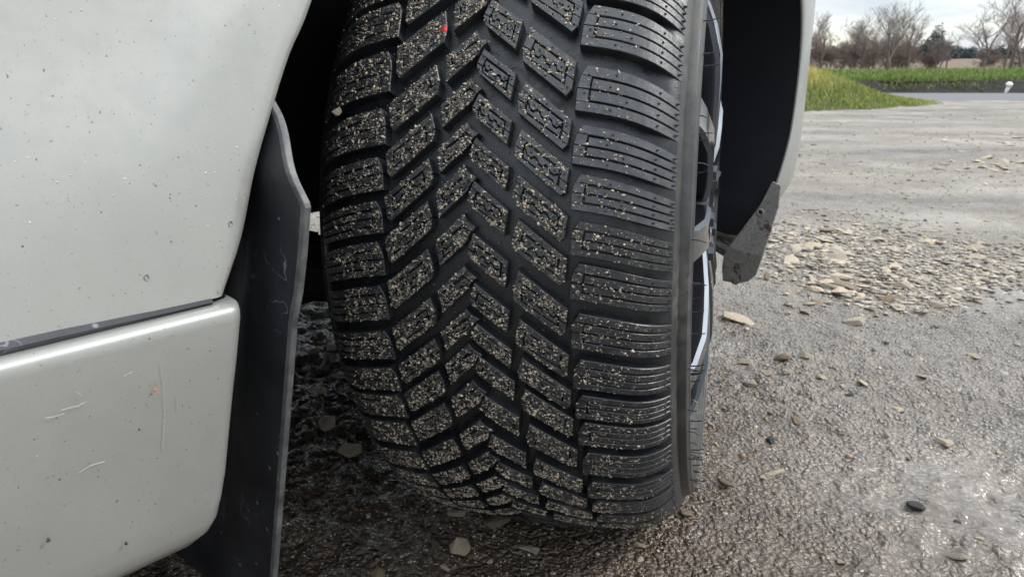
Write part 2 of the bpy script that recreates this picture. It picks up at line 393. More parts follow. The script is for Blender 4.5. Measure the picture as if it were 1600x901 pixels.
V = np.stack([X, Y, Zz], -1).reshape(-1, 3)
V = np.vstack([V, [[0, 0, float(zg(0, 0))]]])
i, j = np.meshgrid(np.arange(nR - 1), np.arange(nA), indexing='ij'); j2 = (j + 1) % nA
F = np.stack([i * nA + j, (i + 1) * nA + j, (i + 1) * nA + j2, i * nA + j2], -1).reshape(-1, 4)
jj = np.arange(nA); F = np.vstack([F, np.stack([jj, (jj + 1) % nA, np.full(nA, len(V) - 1), np.full(nA, len(V) - 1)], -1)[:0]])
F = F[:, ::-1]
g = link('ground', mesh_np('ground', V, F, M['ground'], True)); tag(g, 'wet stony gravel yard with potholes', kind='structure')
# road beyond the yard, verge bank, field
def strip(name, x0, x1, ys, zs, material, label, nx=120, jit=0.0, seed=1, kind='structure'):
    xs = np.linspace(x0, x1, nx); P = []
    for yv, zv in zip(ys, zs):
        jy = jit * fbm(xs * .9, xs * 0 + yv, seed, 4) ; jz = jit * .5 * fbm(xs * 1.7, xs * 0 + yv * 3, seed + 5, 4)
        P.append(np.stack([xs, np.full(nx, yv) + jy * 2, zv + jz * (1 if zv > .03 else 0)], -1))
    V = np.array(P).reshape(-1, 3); n = len(ys)
    i, j = np.meshgrid(np.arange(n - 1), np.arange(nx - 1), indexing='ij')
    F = np.stack([i * nx + j, i * nx + j + 1, (i + 1) * nx + j + 1, (i + 1) * nx + j], -1).reshape(-1, 4)
    o = link(name, mesh_np(name, V, F, material, True)); tag(o, label, kind=kind); return o
strip('road', -60, 60, (10.9, 11.2, 12.5, 13.9), (.012, .035, .05, .03), M['asphalt'], 'narrow wet asphalt lane beyond the yard', 60)
strip('verge_bank', -60, 60, (13.3, 13.45, 13.62, 13.8), (.0, .10, .21, .25), M['bank'], 'dark earth edge of the grass verge', 900, .22, 4)
strip('grass_verge', -60, 60, (13.7, 14.2, 16, 19, 24, 34), (.22, .27, .31, .33, .34, .3), M['soil'], 'raised green verge behind the lane', 400, .08, 9)
strip('field', -900, 900, (33, 45, 70, 120, 300, 900, 3400), (.30, .22, .50, 1.3, 4.2, 9, 22), M['field'], 'pale brown stubble field', 80)
# the grass mound beside the yard entrance
def mound_h(x, y):
    u = (x - 3.0) / 3.0                                  # along to the right
    front = 8.35 + .50 * (x - 3.0) + .15 * fbm(x * 1.2, y * 0 + x * .3, 77, 3)
    e = sstep(0, 1.3, y - front) * sstep(6.1, 3.2, x) * sstep(13.2, 11.4, y)
    return .40 * e * (1 + .5 * fbm(x * 1.5, y * 1.5, 31, 3)) - .02
gx = np.linspace(-9, 6.4, 220); gy = np.linspace(7.0, 13.3, 110)
GX, GY = np.meshgrid(gx, gy)
fr = np.where(GX < 3.0, 8.35 + .15 * (3.0 - GX), 0)
def mound(x, y):
    xx = np.maximum(x, 3.0); return mound_h(xx, y)
V = np.stack([GX, GY, mound(GX, GY)], -1).reshape(-1, 3); ny, nx = GX.shape
i, j = np.meshgrid(np.arange(ny - 1), np.arange(nx - 1), indexing='ij')
F = np.stack([i * nx + j, i * nx + j + 1, (i + 1) * nx + j + 1, (i + 1) * nx + j], -1).reshape(-1, 4)
tag(link('grass_mound', mesh_np('grass_mound', V, F, M['soil'], True)), 'low grassy mound at the edge of the yard', kind='structure')

def blades(name, P, hgt, wid, cols, label, lean=.5):
    n = len(P); th = RNG.uniform(0, 2 * math.pi, n); ld = RNG.uniform(0, 2 * math.pi, n); ll = RNG.uniform(.1, lean, n) * hgt
    dx = np.stack([np.cos(th), np.sin(th), 0 * th], -1) * (wid / 2)[:, None]
    l = np.stack([np.cos(ld), np.sin(ld), 0 * ld], -1) * ll[:, None]; up = np.zeros((n, 3)); up[:, 2] = hgt
    V = np.stack([P - dx, P + dx, P + l * .35 + up * .6 + dx * .8, P + l * .35 + up * .6 - dx * .8, P + l + up], 1).reshape(-1, 3)
    o = np.arange(n)[:, None] * 5
    F = np.concatenate([o + [0, 1, 2], o + [0, 2, 3], o + [3, 2, 4]], 1).reshape(-1, 3)
    me = mesh_np(name, V, F, M['grass'])
    ca = me.color_attributes.new('col', 'FLOAT_COLOR', 'POINT')
    C = np.repeat(np.concatenate([cols, np.ones((n, 1))], 1), 5, 0); ca.data.foreach_set('color', C.astype(np.float32).ravel())
    o = link(name, me); tag(o, label, 'grass', kind='stuff'); return o
def grass_cols(n, x, y, dry):
    t = np.clip(RNG.uniform(0, 1, n) * .6 + dry, 0, 1)[:, None]; gcol = np.array([.135, .215, .035]); ycol = np.array([.52, .46, .15])
    v = RNG.uniform(.7, 1.25, n)[:, None]
    return (gcol * (1 - t) + ycol * t) * v
n = 120000
x = RNG.uniform(-1.0, 6.3, n); y = RNG.uniform(7.6, 13.0, n); z = mound(x, y); ok = z > -.012 + .02 * RNG.uniform(0, 1, n)
x, y, z = x[ok], y[ok], z[ok]; n = len(x)
dry = sstep(.10, .34, z) * .95 * sstep(5.0, 3.4, x) + .5 * fbm(x * 1.5, y * 1.5, 91, 3)
hg = RNG.uniform(.04, .11, n) * (.55 + 1.2 * sstep(.05, .33, z))
blades('mound_grass', np.stack([x, y, z - .005], -1), hg, RNG.uniform(.006, .013, n), grass_cols(n, x, y, dry), 'yellow-green rough grass covering the mound')
n = 90000
x = RNG.uniform(-6, 22, n); y = 13.74 + 9 * RNG.uniform(0, 1, n) ** 1.7; z = np.interp(y, (13.5, 13.7, 14.2, 16, 19, 24), (.06, .22, .27, .31, .33, .34))
hg = RNG.uniform(.05, .14, n) * (1 + 1.7 * fbm(x * .9, y * .9, 15, 3)); 
blades('verge_grass', np.stack([x, y, z - .02], -1), hg, RNG.uniform(.010, .022, n), grass_cols(n, x, y, -.25 + .45 * fbm(x * .5, y * .5, 19, 3)), 'bright green grass on the verge behind the lane')

n = 9000
x = RNG.uniform(-6, 22, n); kp = fbm(x * 1.1, x * 0, 83, 3) + RNG.uniform(-.3, .3, n) > -.05; x = x[kp]; n = len(x); t = RNG.uniform(0, 1, n) ** 1.6
blades('bank_grass', np.stack([x, 13.72 - .22 * t, .22 - .15 * t], -1), RNG.uniform(.03, .10, n), RNG.uniform(.008, .018, n), grass_cols(n, x, x, .05) * .55, 'thin dead grass hanging over the dark bank', 1.2)
# ------------------------------------------------------------------ stones
def stone_mesh(name, seed, flat, m, n=16):
    r = random.Random(seed); bm = bmesh.new()
    el = r.uniform(.65, .95)
    for k in range(n):
        v = Vector((r.gauss(0, 1), r.gauss(0, 1), r.gauss(0, 1))).normalized() * r.uniform(.38, .52)
        bm.verts.new((v.x, v.y * el, v.z * flat))
    res = bmesh.ops.convex_hull(bm, input=bm.verts)
    bmesh.ops.delete(bm, geom=[e for e in res['geom_interior'] if isinstance(e, bmesh.types.BMVert)], context='VERTS')
    bmesh.ops.bevel(bm, geom=list(bm.edges), offset=.035, segments=1, affect='EDGES', clamp_overlap=True)
    bmesh.ops.recalc_face_normals(bm, faces=bm.faces)
    me = bpy.data.meshes.new(name); bm.to_mesh(me); bm.free(); me.materials.append(m); return me
SM = {k: [stone_mesh('stone_' + k, 100 + q + 37 * z, f, M[k]) for q, f in enumerate((.45, .6, .35, .8, .5))] for z, k in enumerate(('flint', 'brownstone', 'darkstone'))}
def stone(p, size, kind, label, group, sq=1.0, name='stone', rot=None, emb=.25, tilt=.25):
    me = random.choice(SM[kind]); o = link(name, me)
    z = float(zg(p[0], p[1])); o.scale = (size * random.uniform(.85, 1.15), size * random.uniform(.6, 1.0), size * sq * random.uniform(.7, 1.1))
    hz = (me.vertices[0].co.z, ); zmin = min(v.co.z for v in me.vertices)
    o.location = (p[0], p[1], z - zmin * o.scale[2] * (1 - 2 * emb))
    o.rotation_euler = (random.uniform(-tilt, tilt), random.uniform(-tilt, tilt), random.uniform(0, 6.28) if rot is None else rot)
    tag(o, label, 'stone', group); return o
def pxsize(p, px): return px * math.hypot(p[0], p[1], CAMH) / FPX
# stones under and beside the wheel, by where they touch the ground (pixel x, pixel y, width in pixels, kind, label)
SH = 'small flint stones in the shade under the car'
for (x_, y_, s_, k_, fl) in [(536, 588, 40, 'flint', .8), (556, 608, 40, 'flint', .7), (498, 612, 30, 'flint', .8), (514, 563, 26, 'brownstone', .8), (506, 660, 42, 'flint', .6), (545, 703, 40, 'flint', .8),
                             (585, 668, 44, 'darkstone', .6), (478, 672, 22, 'flint', .6), (520, 545, 34, 'flint', .5), (490, 552, 22, 'brownstone', .6)]:
    p = gnd(x_, y_); stone(p, pxsize(p, s_) * 1.35, k_, 'small flint stone on the dark ground between mud flap and tyre', SH, fl, emb=-.05)
FR = 'small loose stones on the brown gravel before the tyre'
for (x_, y_, s_, k_, fl) in [(624, 798, 28, 'brownstone', .7), (664, 773, 14, 'brownstone', .8), (827, 848, 42, 'flint', .35), (590, 893, 36, 'brownstone', .6), (580, 871, 24, 'brownstone', .6),
                             (601, 770, 30, 'flint', .5), (915, 840, 20, 'brownstone', .6), (1000, 843, 24, 'flint', .5), (1000, 866, 16, 'flint', .7), (952, 868, 18, 'darkstone', .6), (695, 878, 20, 'flint', .5), (600, 850, 18, 'brownstone', .7), (665, 850, 12, 'flint', .7), (1028, 862, 16, 'brownstone', .7), (640, 870, 12, 'flint', .7), (765, 866, 14, 'flint', .6), (865, 884, 13, 'flint', .6)]:
    p = gnd(x_, y_); stone(p, pxsize(p, s_), k_, 'small loose stone lying on the brown gravel in front of the tyre tread', FR, fl, emb=.05)
p = gnd(697, 778); stone(p, pxsize(p, 54), 'brownstone', 'upper stone of the brown pair touching the foot of the tyre', None, 1.0, tilt=.1, emb=-.05)
p = gnd(714, 797); stone(p, pxsize(p, 54), 'flint', 'lower front stone of the brown pair at the foot of the tyre', None, .7, tilt=.1, emb=-.05)
p = gnd(781, 803); stone(p, pxsize(p, 66), 'brownstone', 'broad grey-brown stone half pressed under the tyre', None, .5, tilt=.05, emb=0)
p = gnd(718, 851); stone(p, pxsize(p, 44), 'flint', 'pale chunky stone with a white crust standing clear of the tyre', None, .9)
p = gnd(1072, 798); stone(p, pxsize(p, 26), 'brownstone', 'orange-brown chip beside the tyre sidewall', None, .9)
CR = 'chips scattered at the outer foot of the tyre'
for (x_, y_, s_) in [(1054, 792, 13), (1048, 800, 12), (1034, 808, 15), (1022, 817, 10), (1013, 822, 9), (1040, 815, 8), (1002, 826, 9), (1060, 806, 8)]:
    p = gnd(x_, y_); stone(p, pxsize(p, s_), random.choice(['flint', 'brownstone']), 'tiny pale chip at the outer foot of the tyre', CR, .9)
YD = 'single stones on the wet yard beside the car'
for (x_, y_, s_, k_, fl) in [(1153, 503, 48, 'flint', .35), (1282, 472, 34, 'brownstone', .3), (1262, 486, 28, 'flint', .35), (1333, 505, 44, 'flint', .3), (1223, 564, 32, 'brownstone', .5), (1257, 565, 22, 'flint', .5),
        (1165, 565, 24, 'flint', .4), (1172, 597, 32, 'flint', .5), (1280, 588, 24, 'flint', .4), (1240, 452, 30, 'flint', .5), (1245, 652, 26, 'brownstone', .4), (1397, 630, 36, 'flint', .35), (1387, 679, 14, 'flint', .7), (1472, 692, 36, 'flint', .3),
        (1210, 733, 28, 'flint', .4), (1133, 752, 28, 'brownstone', .6), (1499, 866, 26, 'flint', .4), (1314, 868, 20, 'flint', .4), (1530, 840, 16, 'flint', .5), (1192, 741, 12, 'flint', .5), (1140, 722, 18, 'flint', .4), (1110, 655, 14, 'flint', .5), (1120, 690, 12, 'flint', .6), (1228, 585, 16, 'flint', .6), (1200, 588, 18, 'flint', .5), (1105, 447, 16, 'flint', .5), (1350, 596, 16, 'flint', .5), (1560, 700, 18, 'flint', .4), (1440, 590, 16, 'flint', .4), (1520, 560, 20, 'flint', .4)]:
    p = gnd(x_, y_); fl = max(fl, .5); stone(p, pxsize(p, s_) * 1.25, k_, ('brown' if k_ == 'brownstone' else ('wide pale' if s_ > 30 else ('middling pale' if s_ > 19 else 'little pale'))) + ' flint lying singly half sunk in the wet yard', YD, fl, emb=.08)
DK = 'dark lumps on the yard'
for (x_, y_, s_, l_) in [(1268, 325, 16, 'dark round stone just beyond the pothole of pale stones'), (1460, 514, 14, None), (1434, 786, 34, None), (1330, 610, 12, None), (1385, 352, 12, None), (1205, 683, 26, None), (1498, 808, 14, None), (1420, 710, 12, None)]:
    p = gnd(x_, y_); stone(p, pxsize(p, s_), 'darkstone', l_ or 'small dark stone on the wet yard', None if l_ else DK, .7)
p = gnd(1197, 435); stone(p, pxsize(p, 18), 'brownstone', 'little brown stone by the rusty bumper flange', None, 1.2)
# stones filling the pothole
poly = [(1205, 352), (1290, 330), (1380, 343), (1480, 366), (1640, 392), (1640, 432), (1540, 438), (1525, 455), (1490, 482), (1400, 474), (1310, 458), (1235, 428), (1195, 405)]
def inpoly(x, y):
    c = False; j = len(poly) - 1
    for i in range(len(poly)):
        (xi, yi), (xj, yj) = poly[i], poly[j]
        if (yi > y) != (yj > y) and x < (xj - xi) * (y - yi) / (yj - yi) + xi: c = not c
        j = i
    return c
def pot_label(s, kd):
    big = 'large flat' if s > .05 else ('middling' if s > .028 else 'small')
    return big + (' pale flint' if kd == 'flint' else ' brown flint') + ' packed into the shallow pothole of stones'
PT = 'pale flints filling the pothole'; k = 0
while k < 240:
    x_, y_ = random.uniform(1190, 1600), random.uniform(328, 485)
    dn = 1 if x_ < 1400 else .55
    if not inpoly(x_ + random.gauss(0, 18), y_ + random.gauss(0, 6)) or random.random() > dn: continue
    p = gnd(x_, y_); s_ = random.choice([.018, .022, .026, .03, .034, .04, .05, .06]) * (1.25 if x_ < 1330 else 1)
    kd = 'flint' if random.random() < .85 else 'brownstone'
    stone(p, s_, kd, pot_label(s_, kd), PT, random.uniform(.25, .5), emb=.3, tilt=.22); k += 1
PF = 'pale stones of the farther stony patch'
for k in range(60):
    x_ = random.gauss(1545, 45); y_ = random.choice([random.gauss(258, 6), random.gauss(225, 9)])
    if x_ > 1598 or x_ < 1440: continue
    p = gnd(x_, y_); stone(p, random.uniform(.03, .09), 'flint', 'pale flat stone in the farther stony patch of the yard', PF, .4)

# fine gravel and grit: nobody could count it
ico = bmesh.new(); bmesh.ops.create_icosphere(ico, subdivisions=1, radius=1)
IV = np.array([v.co[:] for v in ico.verts]); IF = np.array([[v.index for v in f.verts] for f in ico.faces]); ico.free()
def scatter(name, P, size, cols, flat, material, label, parent=None, cat=None, base='ico', R3=None, stretch=1.0):
    n = len(P)
    if base == 'ico': BV, BF = IV, IF
    else:
        BV = np.array([(1, 0, 0), (-1, 0, 0), (0, 1, 0), (0, -1, 0), (0, 0, 1), (0, 0, -1)], float)
        BF = np.array([(0, 2, 4), (2, 1, 4), (1, 3, 4), (3, 0, 4), (2, 0, 5), (1, 2, 5), (3, 1, 5), (0, 3, 5)])
    m = len(BV)
    jit = RNG.uniform(.6, 1.15, (n, m, 1)); S = np.stack([RNG.uniform(.8, 1.4, n) * RNG.uniform(1, max(stretch, 1.0001), n), RNG.uniform(.55, .95, n), flat * RNG.uniform(.6, 1.2, n)], -1)
    L = BV[None] * jit * S[:, None] * size[:, None, None]
    a = RNG.uniform(0, 2 * math.pi, n); ca, sa = np.cos(a)[:, None], np.sin(a)[:, None]
    L = np.stack([L[..., 0] * ca - L[..., 1] * sa, L[..., 0] * sa + L[..., 1] * ca, L[..., 2]], -1)
    if R3 is not None: L = np.einsum('nij,nkj->nki', R3, L)
    V = (P[:, None] + L).reshape(-1, 3); F = (np.arange(n)[:, None, None] * m + BF[None]).reshape(-1, 3)
    me = mesh_np(name, V, F, material)
    c = me.color_attributes.new('col', 'FLOAT_COLOR', 'POINT')
    C = np.repeat(np.concatenate([cols, np.ones((n, 1))], 1), m, 0); c.data.foreach_set('color', C.astype(np.float32).ravel())
    o = link(name, me, parent); tag(o, label, cat, kind='stuff'); return o
def stone_cols(n, pale):
    t = RNG.uniform(0, 1, n); dark = np.array([.07, .06, .05]); mid = np.array([.17, .14, .11]); hi = np.array([.50, .44, .35])
    c = np.where((t < 1 - pale)[:, None], dark + (mid - dark) * RNG.uniform(0, 1, (n, 1)), mid + (hi - mid) * RNG.uniform(.2, 1, (n, 1)))
    return c
n = 40000
d = .5 + 4.2 * RNG.uniform(0, 1, n) ** 1.25; a = RNG.uniform(-.70, .78, n); x = d * np.sin(a); y = d * np.cos(a)
keep = fbm(x * 3.2, y * 3.2, 66, 3) + RNG.uniform(-.22, .30, n) > .02 + .30 * sstep(.62, .40, np.hypot(x + .12, y - .74)); x, y, d = x[keep], y[keep], d[keep]; n = len(x)
sz = np.clip(RNG.lognormal(-6.45, .5, n), .0007, .006) * (.75 + .3 * d)
tt = RNG.uniform(0, 1, (n, 1)); cols = np.array([.15, .128, .106]) + np.array([.25, .218, .18]) * tt ** 1.3; pl = RNG.uniform(0, 1, n) < .10
cols *= np.clip(1 + 1.5 * fbm(x * 1.6, y * 2.2, 73, 4), .45, 1.6)[:, None]; cols[:, 2] *= 1 - .18 * sstep(.0, .2, fbm(x * 2.3, y * 2.3, 75, 3)); cols *= (1 - np.array([.15, .32, .45]) * (sstep(.72, .42, np.hypot(x + .05, y - .70)))[:, None])
cols[pl] = np.array([.44, .385, .30]) * RNG.uniform(.6, 1.1, (int(pl.sum()), 1))
scatter('gravel', np.stack([x, y, zg(x, y) + sz * .12], -1), sz, cols, .6, M['wetgrit'], 'wet aggregate and fine gravel bedded in the yard', cat='gravel')
n = 13000
x = RNG.uniform(-.45, .35, n); y = RNG.uniform(.5, 1.15, n); kp = fbm(x * 8, y * 8, 64, 3) + RNG.uniform(-.3, .3, n) > -.05; x, y = x[kp], y[kp]; n = len(x); sz = RNG.uniform(.0006, .0015, n) * np.where(RNG.uniform(0, 1, n) < .06, 2.0, 1)
scatter('gravel', np.stack([x, y, zg(x, y) + sz * .3], -1), sz, stone_cols(n, .7), .6, M['grit'], 'pale flecks of grit in the brown mud round the tyre', cat='gravel')
pp = []
while len(pp) < 4200:
    x_, y_ = random.uniform(1185, 1640), random.uniform(322, 495)
    if inpoly(x_ + random.gauss(0, 45), y_ + random.gauss(0, 15)): q = gnd(x_, y_); pp.append((q[0], q[1]))
pp = np.array(pp); sz = RNG.uniform(.003, .010, len(pp)) * np.where(RNG.uniform(0, 1, len(pp)) < .15, 1.6, 1); cc = stone_cols(len(pp), .88)
scatter('gravel', np.stack([pp[:, 0], pp[:, 1], zg(pp[:, 0], pp[:, 1]) + sz * .15], -1), sz, cc, .22, M['grit'], 'pale chips filling the stony pothole', cat='gravel')
n = 6500
d = 3.5 + 7 * RNG.uniform(0, 1, n); a = RNG.uniform(.1, .8, n); x = d * np.sin(a); y = d * np.cos(a); ok = y < 10.5; x, y = x[ok], y[ok]; n = len(x)
keep = fbm(x * .9, y * .9, 68, 3) + RNG.uniform(-.3, .2, n) > .0; x, y = x[keep], y[keep]; n = len(x)
sz = np.clip(RNG.lognormal(-5.3, .5, n), .0025, .016)
scatter('gravel', np.stack([x, y, zg(x, y)], -1), sz, stone_cols(n, .66), .5, M['grit'], 'scattered gravel over the far part of the yard', cat='gravel')

# ------------------------------------------------------------------ the car: frame of the body side (s forward, w outward, z up)
ZS = -.012
TH = math.radians(40.7); CU = np.array([math.sin(TH), math.cos(TH), 0]); CW = np.array([math.cos(TH), -math.sin(TH), 0]); CP = np.array([-.16, .43, ZS])
def Bd(s, w_, z): return CP + CU * s + CW * w_ + np.array([0, 0, z])
WA, WG, WR = .2896, .0359, .33                            # wheel heading, camber, radius
WC = np.array([.0692, .82, WR + ZS])
wf = np.array([math.sin(WA), math.cos(WA), 0]); n0 = np.array([math.cos(WA), -math.sin(WA), 0]); ez = np.array([0, 0, 1.])
wn = n0 * math.cos(WG) + ez * math.sin(WG); wu = -n0 * math.sin(WG) + ez * math.cos(WG)
CO = np.array([WC[0], WC[1], 0.0])
car = bpy.data.objects.new('car', None); COL.objects.link(car); car.location = CO
tag(car, 'silver car with a steered front wheel, chunky winter tyre and black mud flap', 'car')
def cpart(name, mb, m, parent=None, smooth=None, fix=True):
    me = mb.mesh(name, m, False, CO, fix)
    if smooth: smooth_by_angle(me, smooth)
    return link(name, me, parent or car)
AC = (.445, .33)
TILT = .11
def near_w(z): return -TILT * max(0, min(z, .9) - .352)
def onbody(x, y, w_):
    d = ray(x, y); o = np.array([0, 0, CAMH]); t = ((CP - o) @ CW + w_) / (d @ CW); P = o + d * t; return (P - CP) @ CU, P[2] - ZS
arch = [(-.012, .352)]
for q in [(380, 370), (400, 270), (425, 180), (455, 85), (490, 0)]:
    s_, z_ = onbody(*q, 0)
    for _ in range(6): s_, z_ = onbody(*q, near_w(z_))
    arch.append((float(s_), float(z_)))
for dg in (139, 128, 116, 104, 90, 76, 62, 48, 38): arch.append((AC[0] + .425 * math.cos(math.radians(dg)), AC[1] + .425 * math.sin(math.radians(dg))))
arch += [(.803, .563), (.818, .522), (.823, .484), (.822, .442), (.816, .40), (.804, .357), (.791, .316), (.780, .27), (.772, .235), (.757, .203)]
def crom(P, n=4):
    P = [np.array(p, float) for p in P]; out = []
    for i in range(len(P) - 1):
        a, b, c, d = P[max(i - 1, 0)], P[i], P[i + 1], P[min(i + 2, len(P) - 1)]
        for k in range(n):
            t = k / n; out.append(.5 * (2 * b + (c - a) * t + (2 * a - 5 * b + 4 * c - d) * t * t + (3 * b - a - 3 * c + d) * t ** 3))
    out.append(P[-1]); return out
archp = crom(arch, 4); nb = len(archp)
def wsurf(s, z):
    return -1.9 * max(0, s - .80) ** 2 - max(0, s - .757) * .5 * float(sstep(.33, .22, z)) + .012 * float(sstep(.6, .8, s)) * float(sstep(.24, .4, z)) - .30 * max(0, z - .58) ** 2 - .02 * max(0, .30 - z) + near_w(z) * float(sstep(.7, .2, s))
def rectpt(p):
    d = np.array(p) - AC; best = 9
    for lim, k in ((-.5, 0), (1.15, 0), (.92, 1), (.20, 1)):
        if abs(d[k]) > 1e-6:
            t = (lim - AC[k]) / d[k]
            if t > 0: best = min(best, t)
    return np.array(AC) + d * best
def body_ring(i0, i1, flare=True):
    rows = []
    DD = [.0015, .004, .010, .02, .034, .046, .055, .064, .075, .1, .14, .2, .3, .45, .8]
    for i in range(i0, i1):
        p = archp[i]; q = rectpt(p)
        if i == 0: q = np.array((-.5, .352))
        if i == 1: q = np.array((-.5, .355))
        if i == len(archp) - 1: q = np.array((1.15, .203))
        L = np.linalg.norm(q - p); r = []
        e = (p - np.array(AC)); e = e / np.linalg.norm(e)
        w0 = wsurf(p[0], p[1])
        lp = .016 if i < nb - 60 else .004
        r.append(Bd(p[0] + e[0] * .003, w0 - lp - .002, p[1] + e[1] * .003)); r.append(Bd(p[0], w0 - lp, p[1])); r.append(Bd(p[0], w0 - .002, p[1]))
        for d in DD:
            d = min(d, L); x = p + (q - p) / L * d
            fl = .0055 * float(sstep(.078, .040, d)) * float(sstep(.40, .50, x[1])) - .0055 * float(sstep(.40, .50, x[1])) if i < 40 else 0
            r.append(Bd(x[0], wsurf(x[0], x[1]) + fl + (-.0008 if d < .003 else 0), x[1]))
        rows.append(r)
    return rows
nb = len(archp); split = nb - 4 * 11
mb = MB(); mb.grid(body_ring(0, split + 1)); fender = cpart('front_fender', mb, M['paint'], smooth=50); fender['label'] = 'silver front fender with stone chips'
mb = MB(); mb.grid(body_ring(split, nb)); bumper = cpart('front_bumper', mb, M['paint'], smooth=50)
# door and the rest of the shell (outside the frame, keeps the light off the underside)
mb = MB(); mb.grid([[Bd(s, wsurf(s, z), z) for z in (.352, .45, .6, .75, .92)] for s in (-1.65, -1.2, -.8, -.505)])
door = cpart('door', mb, M['paint'], smooth=40)
mb = MB(); mb.box((-.86, -.03, .76), (-.68, .012, .785), lambda *a: Bd(a[0], wsurf(-.7, .77) + a[1] + .004, a[2])); cpart('handle', mb, M['paint'], door)
mb = MB(); mb.grid([[Bd(s, wsurf(s, z), z) for z in (.352, .45, .6, .75, .92)] for s in (-2.7, -2.2, -1.655)]); cpart('rear_quarter', mb, M['paint'], smooth=40)
CARW = -1.72
mb = MB()
mb.grid([[Bd(s, CARW - wsurf(s, z), z) for z in (.23, .352, .6, .92)] for s in (-2.7, -1.5, -.5, .3, .8, 1.0, 1.15)]); cpart('side_panel', mb, M['paint'], smooth=40)
mb = MB(); mb.grid([[Bd(s, wsurf(s, .92) * (1 - t) + (CARW - wsurf(s, .92)) * t, .92 + .10 * math.sin(math.pi * t) * 1.0 - .12 * max(0, s - .4)) for t in (0, .1, .3, .5, .7, .9, 1)] for s in (-.45, 0, .4, .8, 1.15)])
cpart('bonnet', mb, M['paint'], smooth=40)
mb = MB(); mb.grid([[Bd(1.15 + .12 * math.sin(math.pi * t), wsurf(1.15, z) * (1 - t) + (CARW - wsurf(1.15, z)) * t, z) for t in (0, .2, .5, .8, 1)] for z in (.21, .5, .83)]); cpart('nose_panel', mb, M['paint'], smooth=40)
mb = MB(); mb.grid([[Bd(-2.7, wsurf(0, z) * (1 - t) + CARW * t, z) for t in (0, .5, 1)] for z in (.25, .92)]); cpart('tail_panel', mb, M['paint'])
cabp = lambda s, w_, z: Bd(s, w_, z)
mb = MB()
mb.add([cabp(-.45, -.06, .92), cabp(-.45, CARW + .06, .92), cabp(-1.1, CARW + .25, 1.45), cabp(-1.1, -.25, 1.45), cabp(-2.3, -.25, 1.46), cabp(-2.3, CARW + .25, 1.46), cabp(-2.7, CARW + .06, .92), cabp(-2.7, -.06, .92)],
       [(0, 3, 2, 1), (0, 7, 4, 3), (1, 2, 5, 6), (4, 7, 6, 5)]); cpart('cabin_glass', mb, M['glass'])
mb = MB(); mb.box((-2.32, CARW + .23, 1.452), (-1.08, -.23, 1.50), Bd); cpart('roof', mb, M['paint'])
# sill cover
prof = [(-.004, .3492), (.002, .349), (.0075, .3482), (.0100, .3465), (.0110, .344), (.0109, .339), (.0078, .315), (.0042, .29), (.0000, .262), (-.0038, .238), (-.0064, .222), (-.0090, .208), (-.0118, .200), (-.016, .194), (-.024, .190), (-.038, .188)]
zs_ = [.188, .191, .196, .203, .217, .233, .281, .316, .339, .35]; se_ = [-.062, -.044, -.033, -.026, -.0225, -.019, -.0135, -.0085, -.0055, -.005]
rows = []
for (w_, z) in prof:
    e = float(np.interp(z, zs_, se_)); r = []
    for s in (-1.7, -.9, -.5, -.3, -.2, -.15, -.1, -.075, -.05, -.03): r.append(Bd(e + s, w_ + .0015 * math.sin(s * 9), z))
    for k in (0, 18, 36, 54, 72, 90):
        a = math.radians(k); r.append(Bd(e - .009 + .009 * math.sin(a), w_ - .009 * (1 - math.cos(a)), z))
    r.append(Bd(e, min(w_ - .02, -.01), z)); r.append(Bd(e - .004, -.045, z)); rows.append(r)
mb = MB(); mb.grid(rows); sill = cpart('sill_cover', mb, M['paint'], smooth=40); sill['label'] = 'scratched silver sill cover under the fender'
mb = MB(); mb.grid([[Bd(s, -.003, .345), Bd(s, .0022, .3505), Bd(s, .0028, .3508 + .0016 * t), Bd(s, -.001, .353 + .003 * t)] for s, t in ((-1.6, 1), (-.5, 1), (-.14, 1), (-.10, .8), (-.07, .45), (-.045, .15), (-.02, 0))])
cpart('seal', mb, M['flap'], sill, smooth=40)
# rust spot and the dents on the paint
def chip(name, s, z, w_, r, m, parent, n=9, h=.0006, seed=1):
    rd = random.Random(seed); mb = MB()
    vs = [Bd(s, w_ + h, z)] + [Bd(s + r * rd.uniform(.6, 1.1) * math.cos(2 * math.pi * k / n) * .8, w_ + .0001, z + r * rd.uniform(.7, 1.1) * math.sin(2 * math.pi * k / n)) for k in range(n)]
    mb.add(vs, [(0, 1 + k, 1 + (k + 1) % n) for k in range(n)]); return cpart(name, mb, m, parent, fix=False)
M['orange'] = mat('orange_rust', (.42, .17, .06), .8)[0]
def sill_w(z): return float(np.interp(z, [p[1] for p in prof[::-1]], [p[0] for p in prof[::-1]]))
for k, (x_, y_, r_, m_) in enumerate([(240, 608, .0011, 'orange'), (246, 614, .0007, 'orange'), (243, 600, .0005, 'orange'), (75, 842, .0016, 'darkstone'), (197, 848, .0013, 'darkstone'), (232, 528, .0006, 'darkstone'), (121, 522, .0005, 'darkstone')]):
    s_, z_ = onbody(x_, y_, .005); s_, z_ = onbody(x_, y_, sill_w(z_) if z_ < .345 else near_w(z_))
    chip('rust_spot' if m_ == 'orange' else 'paint_chip', s_, z_, (sill_w(z_) if z_ < .345 else near_w(z_)) + .0012, r_, M[m_], sill if z_ < .345 else fender, seed=k)
for k, (x_, y_, r_) in enumerate([(362, 350, .0019), (228, 433, .0019)]):
    s_, z_ = onbody(x_, y_, -.003); chip('dent', s_, z_, near_w(z_) + .0006, r_, M['paint'], fender, 12, -.0022, seed=40 + k)
